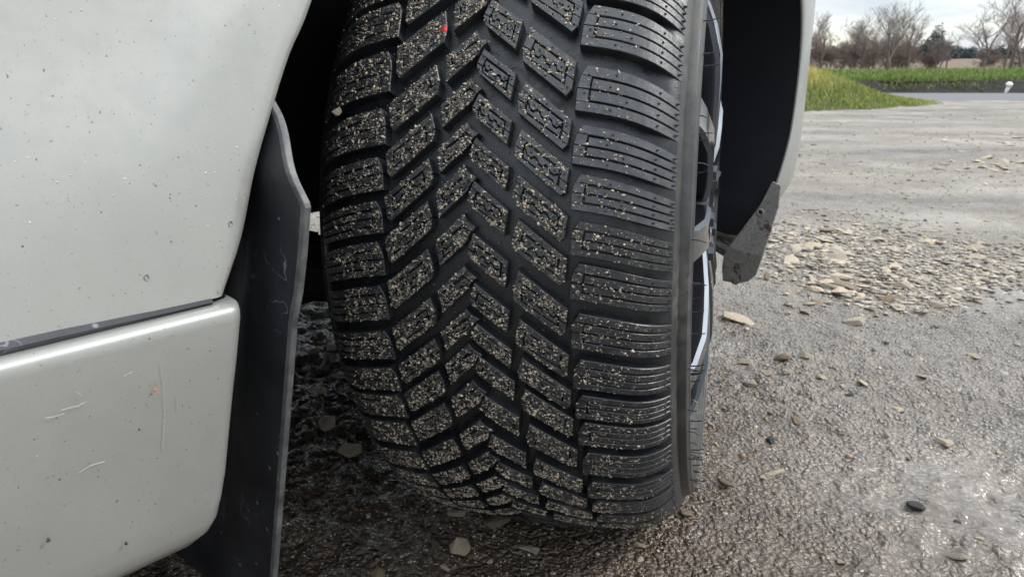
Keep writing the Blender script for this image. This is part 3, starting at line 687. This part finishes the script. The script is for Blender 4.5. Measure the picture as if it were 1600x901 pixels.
for k, pts in enumerate([[(251, 566), (255, 600), (257, 650), (254, 700)], [(95, 640), (108, 636), (122, 633), (133, 627)], [(70, 652), (84, 650), (100, 645)], [(118, 611), (127, 617)], [(123, 738), (140, 727), (163, 720)], [(192, 588), (200, 583), (206, 580)], [(276, 618), (277, 642)]]):
    P_ = []
    for (x_, y_) in pts:
        s_, z_ = onbody(x_, y_, .005); s_, z_ = onbody(x_, y_, sill_w(z_)); P_.append(Bd(s_, sill_w(z_) + .0004, z_))
    mb = MB(); mb.tube(P_, .00013, 4); cpart('scratch', mb, M['pale'], sill, fix=False)
# mud flap: a plate standing out behind the wheel
fo = [(-.078, .045), (-.063, .05), (-.042, .122), (-.027, .18), (-.012, .237), (.003, .295), (.017, .349), (.0245, .374), (.0315, .402), (.0305, .405), (.018, .421), (.005, .437), (-.008, .452), (-.016, .461), (-.03, .462)]
def lin3(P): return [(P[i][0] + (P[i + 1][0] - P[i][0]) * k / 3, P[i][1] + (P[i + 1][1] - P[i][1]) * k / 3) for i in range(len(P) - 1) for k in range(3)] + [P[-1]]
def flap_s(w_, z, wo): return .024 + .012 * float(sstep(.415, .455, z)) + .010 * float(sstep(.055, .085, wo - w_)) + .0022 * float(sstep(.343, .349, z))
rows = []
for (wo, z) in lin3(fo):
    rows.append([Bd(flap_s(wo - d, z, wo), wo - d, z) for d in (.004, .010, .02, .035, .05, .06, .07, .08, .095, .13, .2)])
mb = MB(); mb.grid(rows); rb = [[p + CU * .0055 for p in r] for r in rows]; mb.grid(rb, True)
flap = cpart('mud_flap', mb, M['flap'], smooth=40, fix=False); flap['label'] = 'scuffed black plastic mud flap'
mb = MB(); er = []
for (wo, z), r in zip(lin3(fo), rows):
    a = r[0]; er.append([a, a + CW * .0030 + CU * .0004, a + CW * .0035 + CU * .001, a + CW * .0035 + CU * .0046, a + CU * .0055])
mb.grid(er); cpart('edge', mb, M['flapedge'], flap, smooth=30)
# inside of the wheel arch
mb = MB(); rows = []
for k, p in enumerate(archp):
    if p[1] < .245 and k > nb // 2: continue
    e = np.array(p) - AC; e = e / np.linalg.norm(e); far_ = k > nb - 60; q = np.array(p) + e * (.002 if far_ else .010)
    w0 = wsurf(p[0], p[1])
    rows.append([Bd(q[0], w0 - (.005 if far_ else .017), q[1]), Bd(q[0] + e[0] * .008, -.06, q[1] + e[1] * .008), Bd(q[0] + e[0] * .012, -.16, q[1] + e[1] * .012 + (.02 if k > nb // 2 and p[1] < .3 else 0)), Bd(q[0], -.30, q[1] + (.04 if k > nb // 2 and p[1] < .3 else 0)), Bd(q[0] - e[0] * .03, -.42, q[1] + .05 * (p[1] < .3))])
mb.grid(rows); liner = cpart('arch_liner', mb, M['liner'], smooth=40); liner['label'] = 'black plastic wheel arch liner'
inn = [(r[-1]) for r in rows]
mb = MB(); c0 = Bd(.445, -.42, .42); low = [Bd(s, -.42, .300) for s in np.linspace(-.06, .86, 12)]
mb.grid([inn[::max(1, len(inn) // 40)], [Bd(-.06 + .92 * t, -.42, .300) for t in np.linspace(0, 1, len(inn[::max(1, len(inn) // 40)]))]]); cpart('inner_panel', mb, M['black'])
mb = MB(); mb.box((-2.65, -1.70, .24), (-.10, -.02, .34), Bd); cpart('floor_pan', mb, M['black'])
mb = MB(); mb.box((-.095, -1.15, .30), (1.08, -.425, .80), Bd); cpart('engine_bay', mb, M['black'])
mb = MB(); mb.box((.85, -.42, .26), (1.02, -.22, .6), Bd); cpart('bumper_core', mb, M['black'])
mb = MB(); mb.box((-.095, -.42, .33), (.0, -.03, .62), Bd); cpart('arch_bulkhead', mb, M['black'])
mb = MB(); mb.tube([Bd(.25, -.62, .215), Bd(.33, -.45, .225), Bd(.40, -.30, .225), Bd(.445, -.20, .22)], [.05, .045, .04, .03], 8); cpart('suspension_arm', mb, M['black'], smooth=40)
mb = MB(); mb.box((.14, -.50, .175), (.36, -.44, .268), Bd); cpart('subframe', mb, M['black'])
# rusty flange at the bottom of the front bumper
fl = [(-.022, .262), (.004, .300), (.010, .318), (.004, .34), (.012, .345), (.020, .325), (.020, .27), (.014, .222), (.004, .2), (-.010, .192), (-.024, .190), (-.032, .187), (-.046, .190), (-.050, .212), (-.047, .232), (-.040, .240)]
fl = [(-.037, .241), (-.027, .261), (-.017, .281), (-.007, .302), (.0005, .33), (.013, .326), (.0165, .30), (.0145, .268), (.011, .235), (.004, .207), (-.006, .196), (-.018, .191), (-.024, .187), (-.030, .190), (-.0425, .190), (-.0455, .208), (-.0445, .226)]
def fls(w_, z): return .752 + .06 * max(0, z - .24) / .09 * .6 - .0 * w_
mb = MB(); nf = len(fl); vs = [Bd(fls(a, b), a, b) for a, b in fl] + [Bd(fls(a, b) + .004, a, b) for a, b in fl]
cen = Bd(fls(0, .24), -.016, .235); cen2 = cen + CU * .004
mb.add(vs + [cen, cen2], [(k, (k + 1) % nf, 2 * nf) for k in range(nf)] + [(nf + (k + 1) % nf, nf + k, 2 * nf + 1) for k in range(nf)] + [(k, nf + k, nf + (k + 1) % nf, (k + 1) % nf) for k in range(nf)])
flange = cpart('mounting_flange', mb, M['rust'], bumper); flange['label'] = 'rusty grey mounting flange at the tip of the bumper'
mb = MB(); bc = Bd(fls(0, .288), -.0045, .290) - CU * .0004
for (r0, r1, dz) in ((.0, .0022, -.0002), (.0026, .0058, -.0016)):
    rings = []
    for k in range(14):
        a = 2 * math.pi * k / 14; dd = CW * math.cos(a) + ez * math.sin(a); rings.append([bc + dd * r0 + CU * dz, bc + dd * (r0 + r1) / 2 + CU * (dz - .0006), bc + dd * r1 + CU * (dz + .0005)])
    mb.grid(rings, close_u=True)
cpart('bolt_grommet', mb, m_simple_noise('rusty_washer', (.20, .19, .17), (.34, .32, .29), 300, .6, .3, .001), bumper, fix=False)
mb = MB(); rings = []
for k in range(10):
    a = 2 * math.pi * k / 10; dd = CW * math.cos(a) + ez * math.sin(a); rings.append([bc - CU * .0012, bc + dd * .0028 - CU * .0012])
mb.grid(rings, close_u=True); cpart('bolt_hole', mb, M['black'], bumper, fix=False)

# ------------------------------------------------------------------ the wheel
wheel = bpy.data.objects.new('wheel', None); COL.objects.link(wheel); wheel.parent = car
UC = -.0027
us = np.array([0, .03, .066, .09, .103, .112, .120, .128, .134, .140]); ds = np.array([0, .0008, .0036, .0064, .0090, .0122, .0170, .0245, .0325, .045])
_uu = np.linspace(-.16, .16, 641); _dd = np.interp(np.abs(_uu), us, ds); kk = np.hanning(25); kk /= kk.sum(); _dp = np.pad(_dd, 12, mode='edge'); _dd = np.convolve(_dp, kk, 'valid')
_sl = np.gradient(_dd, _uu)
def squash(P):
    P = np.array(P, float); z = P[..., 2].copy()
    zz = .5 * (z + np.sqrt(z * z + .0045 ** 2)) - .0022
    low = np.clip((zz - z) / .015, 0, 1.5)[..., None]
    lat = ((P - WC) @ wn)[..., None]
    P = P + wn * lat * .05 * low; P[..., 2] = zz; return P
def wp(u, v, off=0.0):                                   # u, off in metres; v in metres along the tread, up is positive
    u = np.asarray(u, float); v = np.asarray(v, float); dl = np.interp(u, _uu, _dd); sl = np.interp(u, _uu, _sl); nl = np.sqrt(1 + sl * sl)
    r = WR - dl + off / nl; ul = u + UC + off * sl / nl; ph = v / WR
    P = WC + ul[..., None] * wn - (r * np.cos(ph))[..., None] * wf + (r * np.sin(ph))[..., None] * wu
    return squash(P)
def lathe(prof, n, sq=False):
    rows = []
    for k in range(n):
        ph = 2 * math.pi * k / n; r = np.array([p[1] for p in prof]); ul = np.array([p[0] for p in prof]) + UC
        P = WC + ul[:, None] * wn - (r * math.cos(ph))[:, None] * wf + (r * math.sin(ph))[:, None] * wu
        rows.append(squash(P) if sq else P)
    return rows
side = [(.134, WR - .0335), (.1362, WR - .0372), (.1372, WR - .0405), (.1376, WR - .0432), (.1408, WR - .0438), (.1440, WR - .0455), (.1455, WR - .049), (.1459, WR - .0500), (.1451, WR - .0503), (.1453, WR - .0512), (.1462, WR - .0515), (.1463, WR - .0535), (.1462, WR - .0545), (.1448, WR - .0552), (.1446, WR - .0572), (.1456, WR - .0578), (.1458, WR - .064), (.1450, WR - .074), (.1440, WR - .0745), (.1415, WR - .084), (.1375, WR - .091), (.132, WR - .0965), (.127, WR - .099)]
crown = []
for u in np.concatenate([np.linspace(-.1335, -.09, 14), np.linspace(-.08, .08, 17), np.linspace(.09, .1335, 14)]):
    dep = .0085 * float(sstep(.1335, .118, abs(u))) + .0004
    dl = float(np.interp(u, _uu, _dd)); sl = float(np.interp(u, _uu, _sl)); nl = math.sqrt(1 + sl * sl)
    crown.append((u - dep * sl / nl, WR - dl - dep / nl))
mb = MB(); mb.grid(lathe([(-.134, WR - .0335)] + crown + [(.134, WR - .0335)], 240, True), close_u=True); tyre = cpart('tyre', mb, M['rubber'], wheel, smooth=32)
for sg in (1, -1):
    mb = MB(); mb.grid(lathe([(a * sg, b) for a, b in side], 240, True), close_u=True); cpart('sidewall', mb, M['side'], wheel, smooth=32)
tyre['label'] = 'black winter tyre with a directional tread'
# tread blocks ------------------------------------------------------------
TS = [203, 156, 117, 85, 54, 24, -12, -46, -75, -102, -137, -176]
TS = [347, 312, 277, 241] + TS
full_c = 2 * math.pi * WR * 1000; rem = TS[-1] - (TS[0] - full_c); nrem = int(round(rem / 33.0)); 
TS = TS + [TS[-1] - rem / nrem * (k + 1) for k in range(nrem - 1)]
NT = len(TS)
EDG = {   # (t, u, dv) of the inner and outer ends of a block, mm from the lug's top inner corner
    'shoulder': ([(0, 68, -25.5), (.7, 69, -8), (1, 74.5, 0)], [(0, 134.5, -41), (1, 134.5, -16.5)]),
    'second': ([(0, 30, 9), (.45, 28.6, 17), (1, 33, 30)], [(0, 61.5, -16.5), (.15, 65, -14.5), (1, 67, 3)]),
    'centre': ([(0, 0.5, 37), (.4, -3.5, 43), (1, 1.5, 55)], [(0, 23.8, 17.5), (1, 26.3, 35.5)]),
    'centre_hook': ([(0, 2.5, 37), (.45, .5, 43), (.55, -5, 46.5), (.75, 2, 49), (1, 6, 55)], [(0, 23.8, 17.5), (1, 26.3, 35.5)]),
}
ZZ = lambda s: .5 + .05 * (1 if int(s * 9) % 2 else -1)
def block_map(kind, sgn, T, sc):
    Le, Re = EDG[kind]
    def mid(e): return .5 * (e[0][2] + e[-1][2])
    def f(s, t):
        s = np.asarray(s, float); t = np.asarray(t, float)
        lu = np.interp(t, [e[0] for e in Le], [e[1] for e in Le]); lv = mid(Le) + (np.interp(t, [e[0] for e in Le], [e[2] for e in Le]) - mid(Le)) * sc
        ru = np.interp(t, [e[0] for e in Re], [e[1] for e in Re]); rv = mid(Re) + (np.interp(t, [e[0] for e in Re], [e[2] for e in Re]) - mid(Re)) * sc
        u = lu + (ru - lu) * s; v = lv + (rv - lv) * s
        if kind == 'shoulder': v = v + 2.2 * np.sin(np.pi * np.clip(s, 0, 1)) 
        return sgn * u / 1000, (T + v) / 1000
    return f
def add_strip(mb, f, s0, s1, lo, hi, n, gap, clo, chi, depth, ch, e0=True, e1=True):
    """one rib between two sipes: chamfered top and walls"""
    ss = np.linspace(s0, s1, n + 1); L = np.array([lo(s) for s in ss]); H = np.array([hi(s) for s in ss])
    gl, gh = gap[0] * clo, gap[0] * chi
    L = L + gl; H = H - gh; es = gap[1]
    sA = ss.copy(); sA[0] += es * (0 if e0 else 0); 
    cs, ct = ch
    si = ss.copy(); si[0] += cs; si[-1] -= cs
    top_l = wp(*f(si, L + ct)); top_h = wp(*f(si, H - ct)); el = wp(*f(ss, L), -.0006); eh = wp(*f(ss, H), -.0006)
    gl2 = -.02 if not clo else 0; gh2 = .02 if not chi else 0
    bl = wp(*f(ss, L + gl2), -depth); bh = wp(*f(ss, H + gh2), -depth)
    rows = [bl, el, top_l, top_h, eh, bh]
    fb = len(mb.f); mb.grid([list(r) for r in rows]); mb.top.update(range(fb + 2 * n, fb + 3 * n))
    for idx in (0, -1):
        vs = [rows[k][idx] for k in range(6)]
        mb.add(vs, [(0, 1, 4, 5), (1, 2, 3, 4)])
def make_block(kind, sgn, T, sc, sipes=True):
    f = block_map(kind, sgn, T, sc); mb = MB()
    hgt = {'shoulder': 24.5, 'second': 20, 'centre': 18, 'centre_hook': 18}[kind] * sc; lng = {'shoulder': 62, 'second': 40, 'centre': 31, 'centre_hook': 31}[kind]
    g = .42 / hgt; ch = (.5 / lng, .5 / hgt); D = .0088
    n = 16 if kind == 'shoulder' else 5
    c = lambda v: (lambda s: v)
    if not sipes:
        add_strip(mb, f, 0, 1, c(0), c(1), 6 if kind == 'shoulder' else 2, (0, 0), 0, 0, D, ch); return mb, f
    zz = (lambda s: .5) if kind == 'shoulder' else ZZ
    a = .13 if kind == 'shoulder' else .17; b = 1.0 if kind == 'shoulder' else .85
    gs = .42 / lng; nz = 16 if kind == 'shoulder' else 18
    add_strip(mb, f, 0, 1, c(.76), c(1), n, (g, gs), 1, 0, D, ch)
    add_strip(mb, f, 0, 1, c(0), c(.24), n, (g, gs), 0, 1, D, ch)
    add_strip(mb, f, a + gs, b - gs * (b < 1), zz, c(.76), nz, (g, gs), 1, 1, D, ch)
    add_strip(mb, f, a + gs, b - gs * (b < 1), c(.24), zz, nz, (g, gs), 1, 1, D, ch)
    add_strip(mb, f, 0, a - gs, c(.5), c(.76 + g), 1, (g, gs), 1, 0, D, (ch[0], 0)); add_strip(mb, f, 0, a - gs, c(.24 - g), c(.5), 1, (g, gs), 0, 1, D, (ch[0], 0))
    if b < 1:
        add_strip(mb, f, b + gs, 1, c(.5), c(.76 + g), 1, (g, gs), 1, 0, D, (ch[0], 0)); add_strip(mb, f, b + gs, 1, c(.24 - g), c(.5), 1, (g, gs), 0, 1, D, (ch[0], 0))
    # base under the sipes
    ss = np.linspace(.01, .99, n + 1); mb.grid([list(wp(*f(ss, ss * 0 + t), -.0042)) for t in (.02, .5, .98)])
    # moulding nubs
    if kind == 'shoulder': spots = [(.80, t) for t in (.12, .37, .63, .88)] + [(.965, t) for t in (.12, .37, .63, .88)] + [(.08, .4), (.08, .8), (.35, .88), (.33, .62), (.35, .12), (.5, .37)]
    else: spots = [(.08, .3), (.08, .75), (.3, .62), (.5, .88), (.55, .4), (.5, .1), (.92, .2), (.92, .7), (.75, .6)]
    for (s, t) in spots:
        cu, cv = f(s, t); r = .00085; h = .0022 if s > .9 and kind == 'shoulder' else .0012
        ring = [wp(cu + r * math.cos(q), cv + r * math.sin(q), -.0003) for q in np.linspace(0, 2 * math.pi, 6)[:-1]]
        ring2 = [wp(cu + .6 * r * math.cos(q) + .0004, cv + .6 * r * math.sin(q), h) for q in np.linspace(0, 2 * math.pi, 6)[:-1]]
        mb.add(ring + ring2, [(k, (k + 1) % 5, 5 + (k + 1) % 5, 5 + k) for k in range(5)] + [(5, 6, 7, 8, 9)])
    return mb, f
rest = MB(); GP, GS, GC, GR = [], [], [], []
wheel_frame = lambda v: None
for k in range(NT):
    Tp = TS[k - 1] if k > 0 else TS[0] + 34; Tn = TS[k + 1] if k < NT - 1 else TS[-1] - 33
    for sgn in (1, -1):
        T = TS[k] if sgn > 0 else TS[k] + .37 * (Tp - TS[k])
        pit = .5 * (Tp - Tn); sc = max(.74, min(1.30, pit / 33.5))
        for kind in ('shoulder', 'second', 'centre' if sgn > 0 else 'centre_hook'):
            vis = -300 < T < 345
            mb, f = make_block(kind, sgn, T, sc, vis)
            if not vis: rest.v, rest.f = rest.v, rest.f; rest.add(mb.v, mb.f); continue
            tm = 'treadclean' if sgn > 0 and T > 60 else ('treadmid' if sgn > 0 and kind == 'shoulder' else 'treadtop')
            o = cpart('tread_block', mb, [M['tread'], M[tm]], wheel, fix=False)
            # grit pressed on to the block
            ln = {'shoulder': 62, 'second': 40, 'centre': 31, 'centre_hook': 31}[kind]; area = ln * 21 * sc
            dens = .56
            if sgn > 0 and T > 60: dens = .26 if T > 105 else .38
            if sgn > 0 and kind == 'centre' and T > 30: dens *= .9
            if kind == 'shoulder' and sgn > 0: dens *= .62
            nn_ = int(area * dens)
            s = RNG.uniform(0.01, .99, nn_); t = RNG.uniform(.015, .985, nn_)
            if kind == 'shoulder':
                kp = (s < .58 + .14 * RNG.uniform(-1, 1, nn_)) | (RNG.uniform(0, 1, nn_) < .05); s, t = s[kp], t[kp]
            # clump
            uu, vv = f(s, t); cl = fbm(np.abs(uu) * 260 + 9, vv * 260 + 70, 5, 2) + RNG.uniform(-.16, .16, len(uu)) > -.03; uu, vv = uu[cl], vv[cl]
            m_ = len(uu)
            if m_ == 0: continue
            GP.append(wp(uu, vv, .0002)); GS.append(np.clip(RNG.lognormal(-7.45, .5, m_), .0003, .0016)); ph = vv / WR
            rad = -np.cos(ph)[:, None] * wf + np.sin(ph)[:, None] * wu + RNG.normal(0, .45, (m_, 3)); rad /= np.linalg.norm(rad, axis=1)[:, None]; tan = np.cross(np.broadcast_to(wn, rad.shape), rad)
            GR.append(np.stack([np.broadcast_to(wn, rad.shape), tan, rad], -1))
            b_ = RNG.uniform(.35, 1.15, (m_, 1)); GC.append(np.array([.50, .425, .325]) * b_ * (1 + RNG.uniform(-.08, .08, (m_, 3))))
o = cpart('tread', rest, M['tread'], wheel, fix=False); tag(o, kind='stuff')
m_ = 1500; uu = RNG.uniform(-.105, .105, m_); vv = RNG.uniform(-.26, .24, m_); GP.append(wp(uu, vv, -.0084)); GS.append(RNG.uniform(.0003, .0008, m_)); GR.append(np.broadcast_to(np.eye(3), (m_, 3, 3))); GC.append(np.array([.34, .29, .23]) * RNG.uniform(.3, 1, (m_, 1)))
GP = np.concatenate(GP) - CO; scatter('grit', GP, np.concatenate(GS), np.concatenate(GC), .8, M['grit'], 'pale grit pressed on to the tread', parent=wheel, base='oct', stretch=1.5, R3=np.concatenate(GR))
# rubber whiskers on the sidewall
for k in range(46):
    ph = random.uniform(-1.25, .75); r = WR - random.choice([.048, .056, .066, .078]); L = random.uniform(.005, .012)
    P0_ = WC + (.1455 + UC) * wn - r * math.cos(ph) * wf + r * math.sin(ph) * wu
    P0_ = squash(P0_); bend = random.uniform(-.003, .003)
    mb = MB(); mb.tube([P0_ - wn * .002, P0_ + wn * L * .5 + ez * bend * .3, P0_ + wn * L + ez * bend], [.0006, .0005, .00035], 4); cpart('vent_hair', mb, M['rubber'], wheel, fix=False)
# rim
rimp = [(.125, .2315), (.1305, .2345), (.1345, .2355), (.1360, .2335), (.1355, .2290), (.1310, .2245), (.118, .2190), (.09, .2120), (.0, .2020), (-.10, .2080), (-.125, .2315)]
mb = MB(); mb.grid(lathe(rimp, 96), close_u=True); rim = cpart('rim', mb, M['barrel'], wheel, smooth=35)
def wpt(u, r, a, tang=0.0):
    rd = -math.cos(a) * wf + math.sin(a) * wu; tn = math.sin(a) * wf + math.cos(a) * wu
    return WC + (u + UC) * wn + rd * r + tn * tang
def face_u(r): return float(np.interp(r, (.03, .06, .11, .16, .20, .223), (.140, .146, .152, .152, .144, .132)))
for k in range(5):
    for sg in (-1, 1):
        a0 = 2 * math.pi * k / 5 + .31
        bl, cl = MB(), MB(); R1, R2, R3, R4 = [], [], [], []
        for r in (.045, .07, .10, .13, .16, .19, .21, .2235):
            off = sg * float(np.interp(r, (.045, .10, .223), (.014, .020, .062))); hw = float(np.interp(r, (.045, .1, .2, .224), (.012, .0095, .0105, .016)))
            u = face_u(r); c_ = lambda uu, tt: wpt(uu, math.sqrt(max(r * r - (off + tt) ** 2, 1e-6)), a0, off + tt)
            R1.append([c_(u - .034, -hw - .004), c_(u - .004, -hw - .003)]); R2.append([c_(u - .004, -hw - .003), c_(u, -hw - .0005)])
            R3.append([c_(u, -hw - .0005), c_(u - .0015, 0), c_(u, hw + .0005)]); R4.append([c_(u, hw + .0005), c_(u - .004, hw + .003)]); bl_last = [c_(u - .004, hw + .003), c_(u - .034, hw + .004)]
            R1[-1] = [bl_last[1]] + R1[-1] if False else R1[-1]
            R1[-1].append(None); R1[-1][2] = bl_last
        bl.grid([[q[0], q[1]] for q in R1]); bl.grid(R3); bl.grid([q[2] for q in R1]); bl.grid([[q[2][1], q[0]] for q in R1])
        sp = cpart('spoke', bl, M['rim'], wheel, smooth=30)
        cl.grid(R2); cl.grid(R4); cpart('machined_edge', cl, M['rimcut'], wheel, smooth=30)
mb = MB(); mb.grid(lathe([(.10, .062), (.140, .060), (.147, .052), (.148, .034), (.142, .031), (.142, .0)], 40), close_u=True); cpart('hub', mb, M['rim'], wheel, smooth=35)
for k in range(5):
    a = 2 * math.pi * k / 5; mb = MB(); c_ = wpt(.146, .044, a); mb.tube([c_ - wn * .01, c_ + wn * .006], .008, 6); cpart('wheel_nut', mb, M['barrel'], wheel)
mb = MB(); mb.grid(lathe([(.055, .16), (.062, .158), (.062, .07), (.085, .065), (.085, .0)], 60), close_u=True); cpart('brake_disc', mb, M['disc'], wheel, smooth=35)
mb = MB(); mb.grid(lathe([(-.02, .205), (-.021, .05), (-.05, .03), (-.06, .0)], 40), close_u=True); cpart('backing_plate', mb, M['black'], wheel, smooth=35)
# red paint mark on a centre block and the stone caught on the inner shoulder
mb = MB(); rc = []
mk = [(-.0125, .2045), (-.0105, .2065), (-.009, .2045), (-.0075, .203), (-.009, .2005), (-.0105, .1985), (-.0135, .2005)]
def pix_tread(x, y):
    d = ray(x, y); d = d / np.linalg.norm(d); o = np.array([0, 0, CAMH])
    for t in np.arange(.3, 1.2, .0003):
        P = o + d * t - WC; u = P @ wn - UC; b = P @ wf; q = P @ wu
        if math.hypot(b, q) < WR - np.interp(u, _uu, _dd): return u, math.atan2(q, -b) * WR
ru, rv = pix_tread(695, 42)
mb.add([wp(ru, rv, .0018)] + [wp(ru + .0026 * math.cos(q) * (1 if k % 2 else .7), rv + .003 * math.sin(q) * (1 if k % 3 else .75), .0009) for k, q in enumerate(np.linspace(0, 6.283, 9)[:-1])], [(0, 1 + k, 1 + (k + 1) % 8) for k in range(8)])
cpart('paint_mark', mb, M['red'], wheel, fix=False)['label'] = 'small red paint mark on the tread'
ru, rv = pix_tread(533, 173)
o = link('pebble', SM['flint'][3]); P_ = wp(ru, rv, .004); o.location = P_; o.scale = (.0085, .008, .011); o.rotation_euler = (.4, .2, .9); tag(o, 'pale pebble stuck on the inner shoulder of the tyre', 'pebble')

# ------------------------------------------------------------------ trees, shrubs and far things
def gz(x, y): return float(np.interp(y, (13.5, 14.2, 16, 19, 24, 33, 45, 70, 120, 300), (.06, .24, .30, .32, .34, .30, .22, .5, 1.3, 4.2)))
def at(px, Y): d = ray(px, 110); return d[0] / d[1] * Y
def grow(mb, tw, p, d, L, r, lvl, rd, maxl, spread, upw, low=.3):
    n = 4 if lvl < 2 else 3; pts = [p]; rad = [r]; q = Vector(d)
    for k in range(n):
        q = (q + Vector((rd.gauss(0, .16), rd.gauss(0, .16), rd.gauss(upw * .10, .10)))).normalized()
        pts.append(pts[-1] + q * (L / n)); rad.append(r * (1 - .55 * (k + 1) / n))
    (mb if lvl == 0 else tw).tube(pts, rad, 6 if lvl == 0 else (4 if lvl == 1 else 3), cap=False)
    if lvl >= maxl: return
    nc = rd.randint(5, 7) if lvl == 0 else rd.randint(4, 6)
    for c in range(nc):
        t = rd.uniform(.25 if lvl else low, 1.0); f = t * n; i = min(int(f), n - 1); b = pts[i].lerp(pts[i + 1], f - i)
        ax = Vector((rd.gauss(0, 1), rd.gauss(0, 1), rd.gauss(0, .5))).normalized(); nd = (q * (1 - spread) + ax * spread + Vector((0, 0, upw * .25))).normalized()
        grow(mb, tw, b, nd, L * rd.uniform(.48, .72), max(rad[i] * .55, .0045), lvl + 1, rd, maxl, spread, upw)
def tree(px, Y, H, label, group, seed, spread=.55, maxl=4, stems=1, mt='twig', upw=.8, name='bare_tree', lean=0, r0=.02):
    rd = random.Random(seed); x = at(px, Y); z = gz(x, Y) - .05; root = bpy.data.objects.new(name, None); COL.objects.link(root); root.location = (x, Y, z)
    tr, tw = MB(), MB()
    for s in range(stems):
        d = Vector((rd.gauss(lean, .12 + .12 * (stems > 1)), rd.gauss(0, .12), 1)).normalized()
        grow(tr, tw, Vector((rd.gauss(0, .12) * (stems > 1), rd.gauss(0, .12) * (stems > 1), 0)), d, H * .52, H * r0, 0, rd, maxl, spread, upw, .3 if name == 'bare_tree' else .02)
    zmax = max(max(v[2] for v in tw.v), .1); k = H / zmax
    for m_ in (tr, tw): m_.v = [(a * k, b * k, c * k) for a, b, c in m_.v]
    link('trunk', tr.mesh('trunk', M['bark'], False, (0, 0, 0), False), root); link('crown', tw.mesh('crown', M[mt], False, (0, 0, 0), False), root)
    tag(root, label, 'tree' if name == 'bare_tree' else 'shrub', group); return root
GL = 'leafless trees along the field edge'
tree(1283, 44, 3.4, 'slender bare tree rising from the brown shrubs next to the car bumper', None, 3, .5, 4, 1)
tree(1343, 43, 3.4, 'multi-stemmed bare thorn tree behind the grass mound', None, 5, .6, 4, 3)
tree(1386, 42, 3.9, 'tallest bare tree of the shrubby clump, behind the top of the mound', None, 8, .5, 4, 2)
tree(1416, 44, 3.5, 'bare tree at the open end of the shrubby clump, leaning outward', None, 14, .55, 4, 1, lean=.15)
tree(1462, 46, 2.1, 'small thin bare sapling standing alone in the gap between the clumps', None, 21, .5, 4, 2)
tree(1478, 47, 2.5, 'thin bare sapling in the gap, next to the spreading trees', None, 25, .5, 3, 1)
tree(1541, 40, 3.6, 'wide spreading bare tree with a low fork beyond the lane', None, 31, .6, 4, 2, upw=.6)
tree(1577, 38, 4.6, 'tall bare tree with the thickest straight trunk beyond the lane', None, 42, .5, 4, 1, r0=.024)
tree(1597, 41, 4.0, 'bare tree with a leaning trunk next to the tallest one', None, 47, .55, 4, 1, lean=-.1)
tree(1566, 43, 3.2, 'slim bare tree squeezed between the spreading trees', None, 52, .55, 4, 1)
SHL = 'brown leafless shrubs massed at the field edge'
for k, (px, H) in enumerate([(1262, 2.4), (1278, 2.2), (1298, 2.3), (1316, 2.0), (1332, 2.3), (1352, 2.2), (1368, 2.5), (1384, 2.4), (1400, 2.7), (1412, 2.3)]):
    tree(px, 46 + (k % 3), H, 'reddish-brown leafless shrub in the dense thicket', SHL, 200 + k, .62, 4, 4, 'twig2', .5, 'bare_shrub', r0=.012)
for k, (px, H) in enumerate([(1535, 1.5), (1552, 1.3), (1590, 1.2), (1456, 1.6), (1448, 1.3)]):
    tree(px, 47, H, 'low brown leafless shrub under the open trees', 'low shrubs under the open trees', 300 + k, .62, 4, 3, 'twig2', .5, 'bare_shrub', r0=.012)
def clump(name, x, y, z, rx, ry, rz, n, m, label, group, seed, leaf):
    r = np.random.default_rng(seed); d = r.normal(size=(n, 3)); d /= np.linalg.norm(d, axis=1)[:, None]; rad = r.uniform(.3, 1, n) ** .5
    lob = 1 + .35 * np.sin(d[:, 0] * 5 + seed) * np.cos(d[:, 2] * 4 + d[:, 1] * 3)
    P = d * (rad * lob)[:, None] * [rx, ry, rz]; P[:, 2] = np.abs(P[:, 2])
    e1 = r.normal(size=(n, 3)); e1 /= np.linalg.norm(e1, axis=1)[:, None]; e2 = np.cross(e1, r.normal(size=(n, 3))); e2 /= np.linalg.norm(e2, axis=1)[:, None]
    s = r.uniform(.5, 1, (n, 1)) * leaf
    V = np.stack([P - e1 * s, P + e2 * s * .6, P + e1 * s], 1).reshape(-1, 3); F = np.arange(n * 3).reshape(-1, 3)
    root = bpy.data.objects.new(name, None); COL.objects.link(root); root.location = (x, y, z)
    link('crown', mesh_np('crown', V, F, m), root); t = MB(); t.tube([(0, 0, -.3), (0, 0, rz * .6)], [rx * .08, rx * .03], 6); link('trunk', t.mesh('trunk', M['bark']), root)
    tag(root, label, 'tree', group)
clump('conifer', at(1454, 130), 130, 1.2, 2.4, 2.4, 4.6, 5000, M['ever'], 'dark bluish tree far across the field in the gap', None, 4, .35)
for k in range(16):
    px = 1250 + k * 25; Y = 170 + 10 * (k % 3)
    clump('hedge_tree', at(px, Y), Y, 2.0, 3.4, 2.2, 2.3 + .5 * ((k * 7) % 4) / 2, 1500, M['ever'], 'dark evergreen bush of the distant hedge across the field', 'bushes of the distant hedge', 60 + k, .5)
# white marker post and litter by the bank
mb = MB(); mb.tube([(0, 0, -.03), (0, 0, .02), (.01, 0, .07), (-.01, 0, .13), (-.02, 0, .16)], [.018, .03, .035, .058, .03], 7); x = at(1578, 13.35)
o = link('plastic_bag', mb.mesh('plastic_bag', M['white'])); o.location = (x, 13.35, .06); o.rotation_euler = (.2, .15, .4); tag(o, 'scrap of white plastic lying against the dark bank', 'litter')
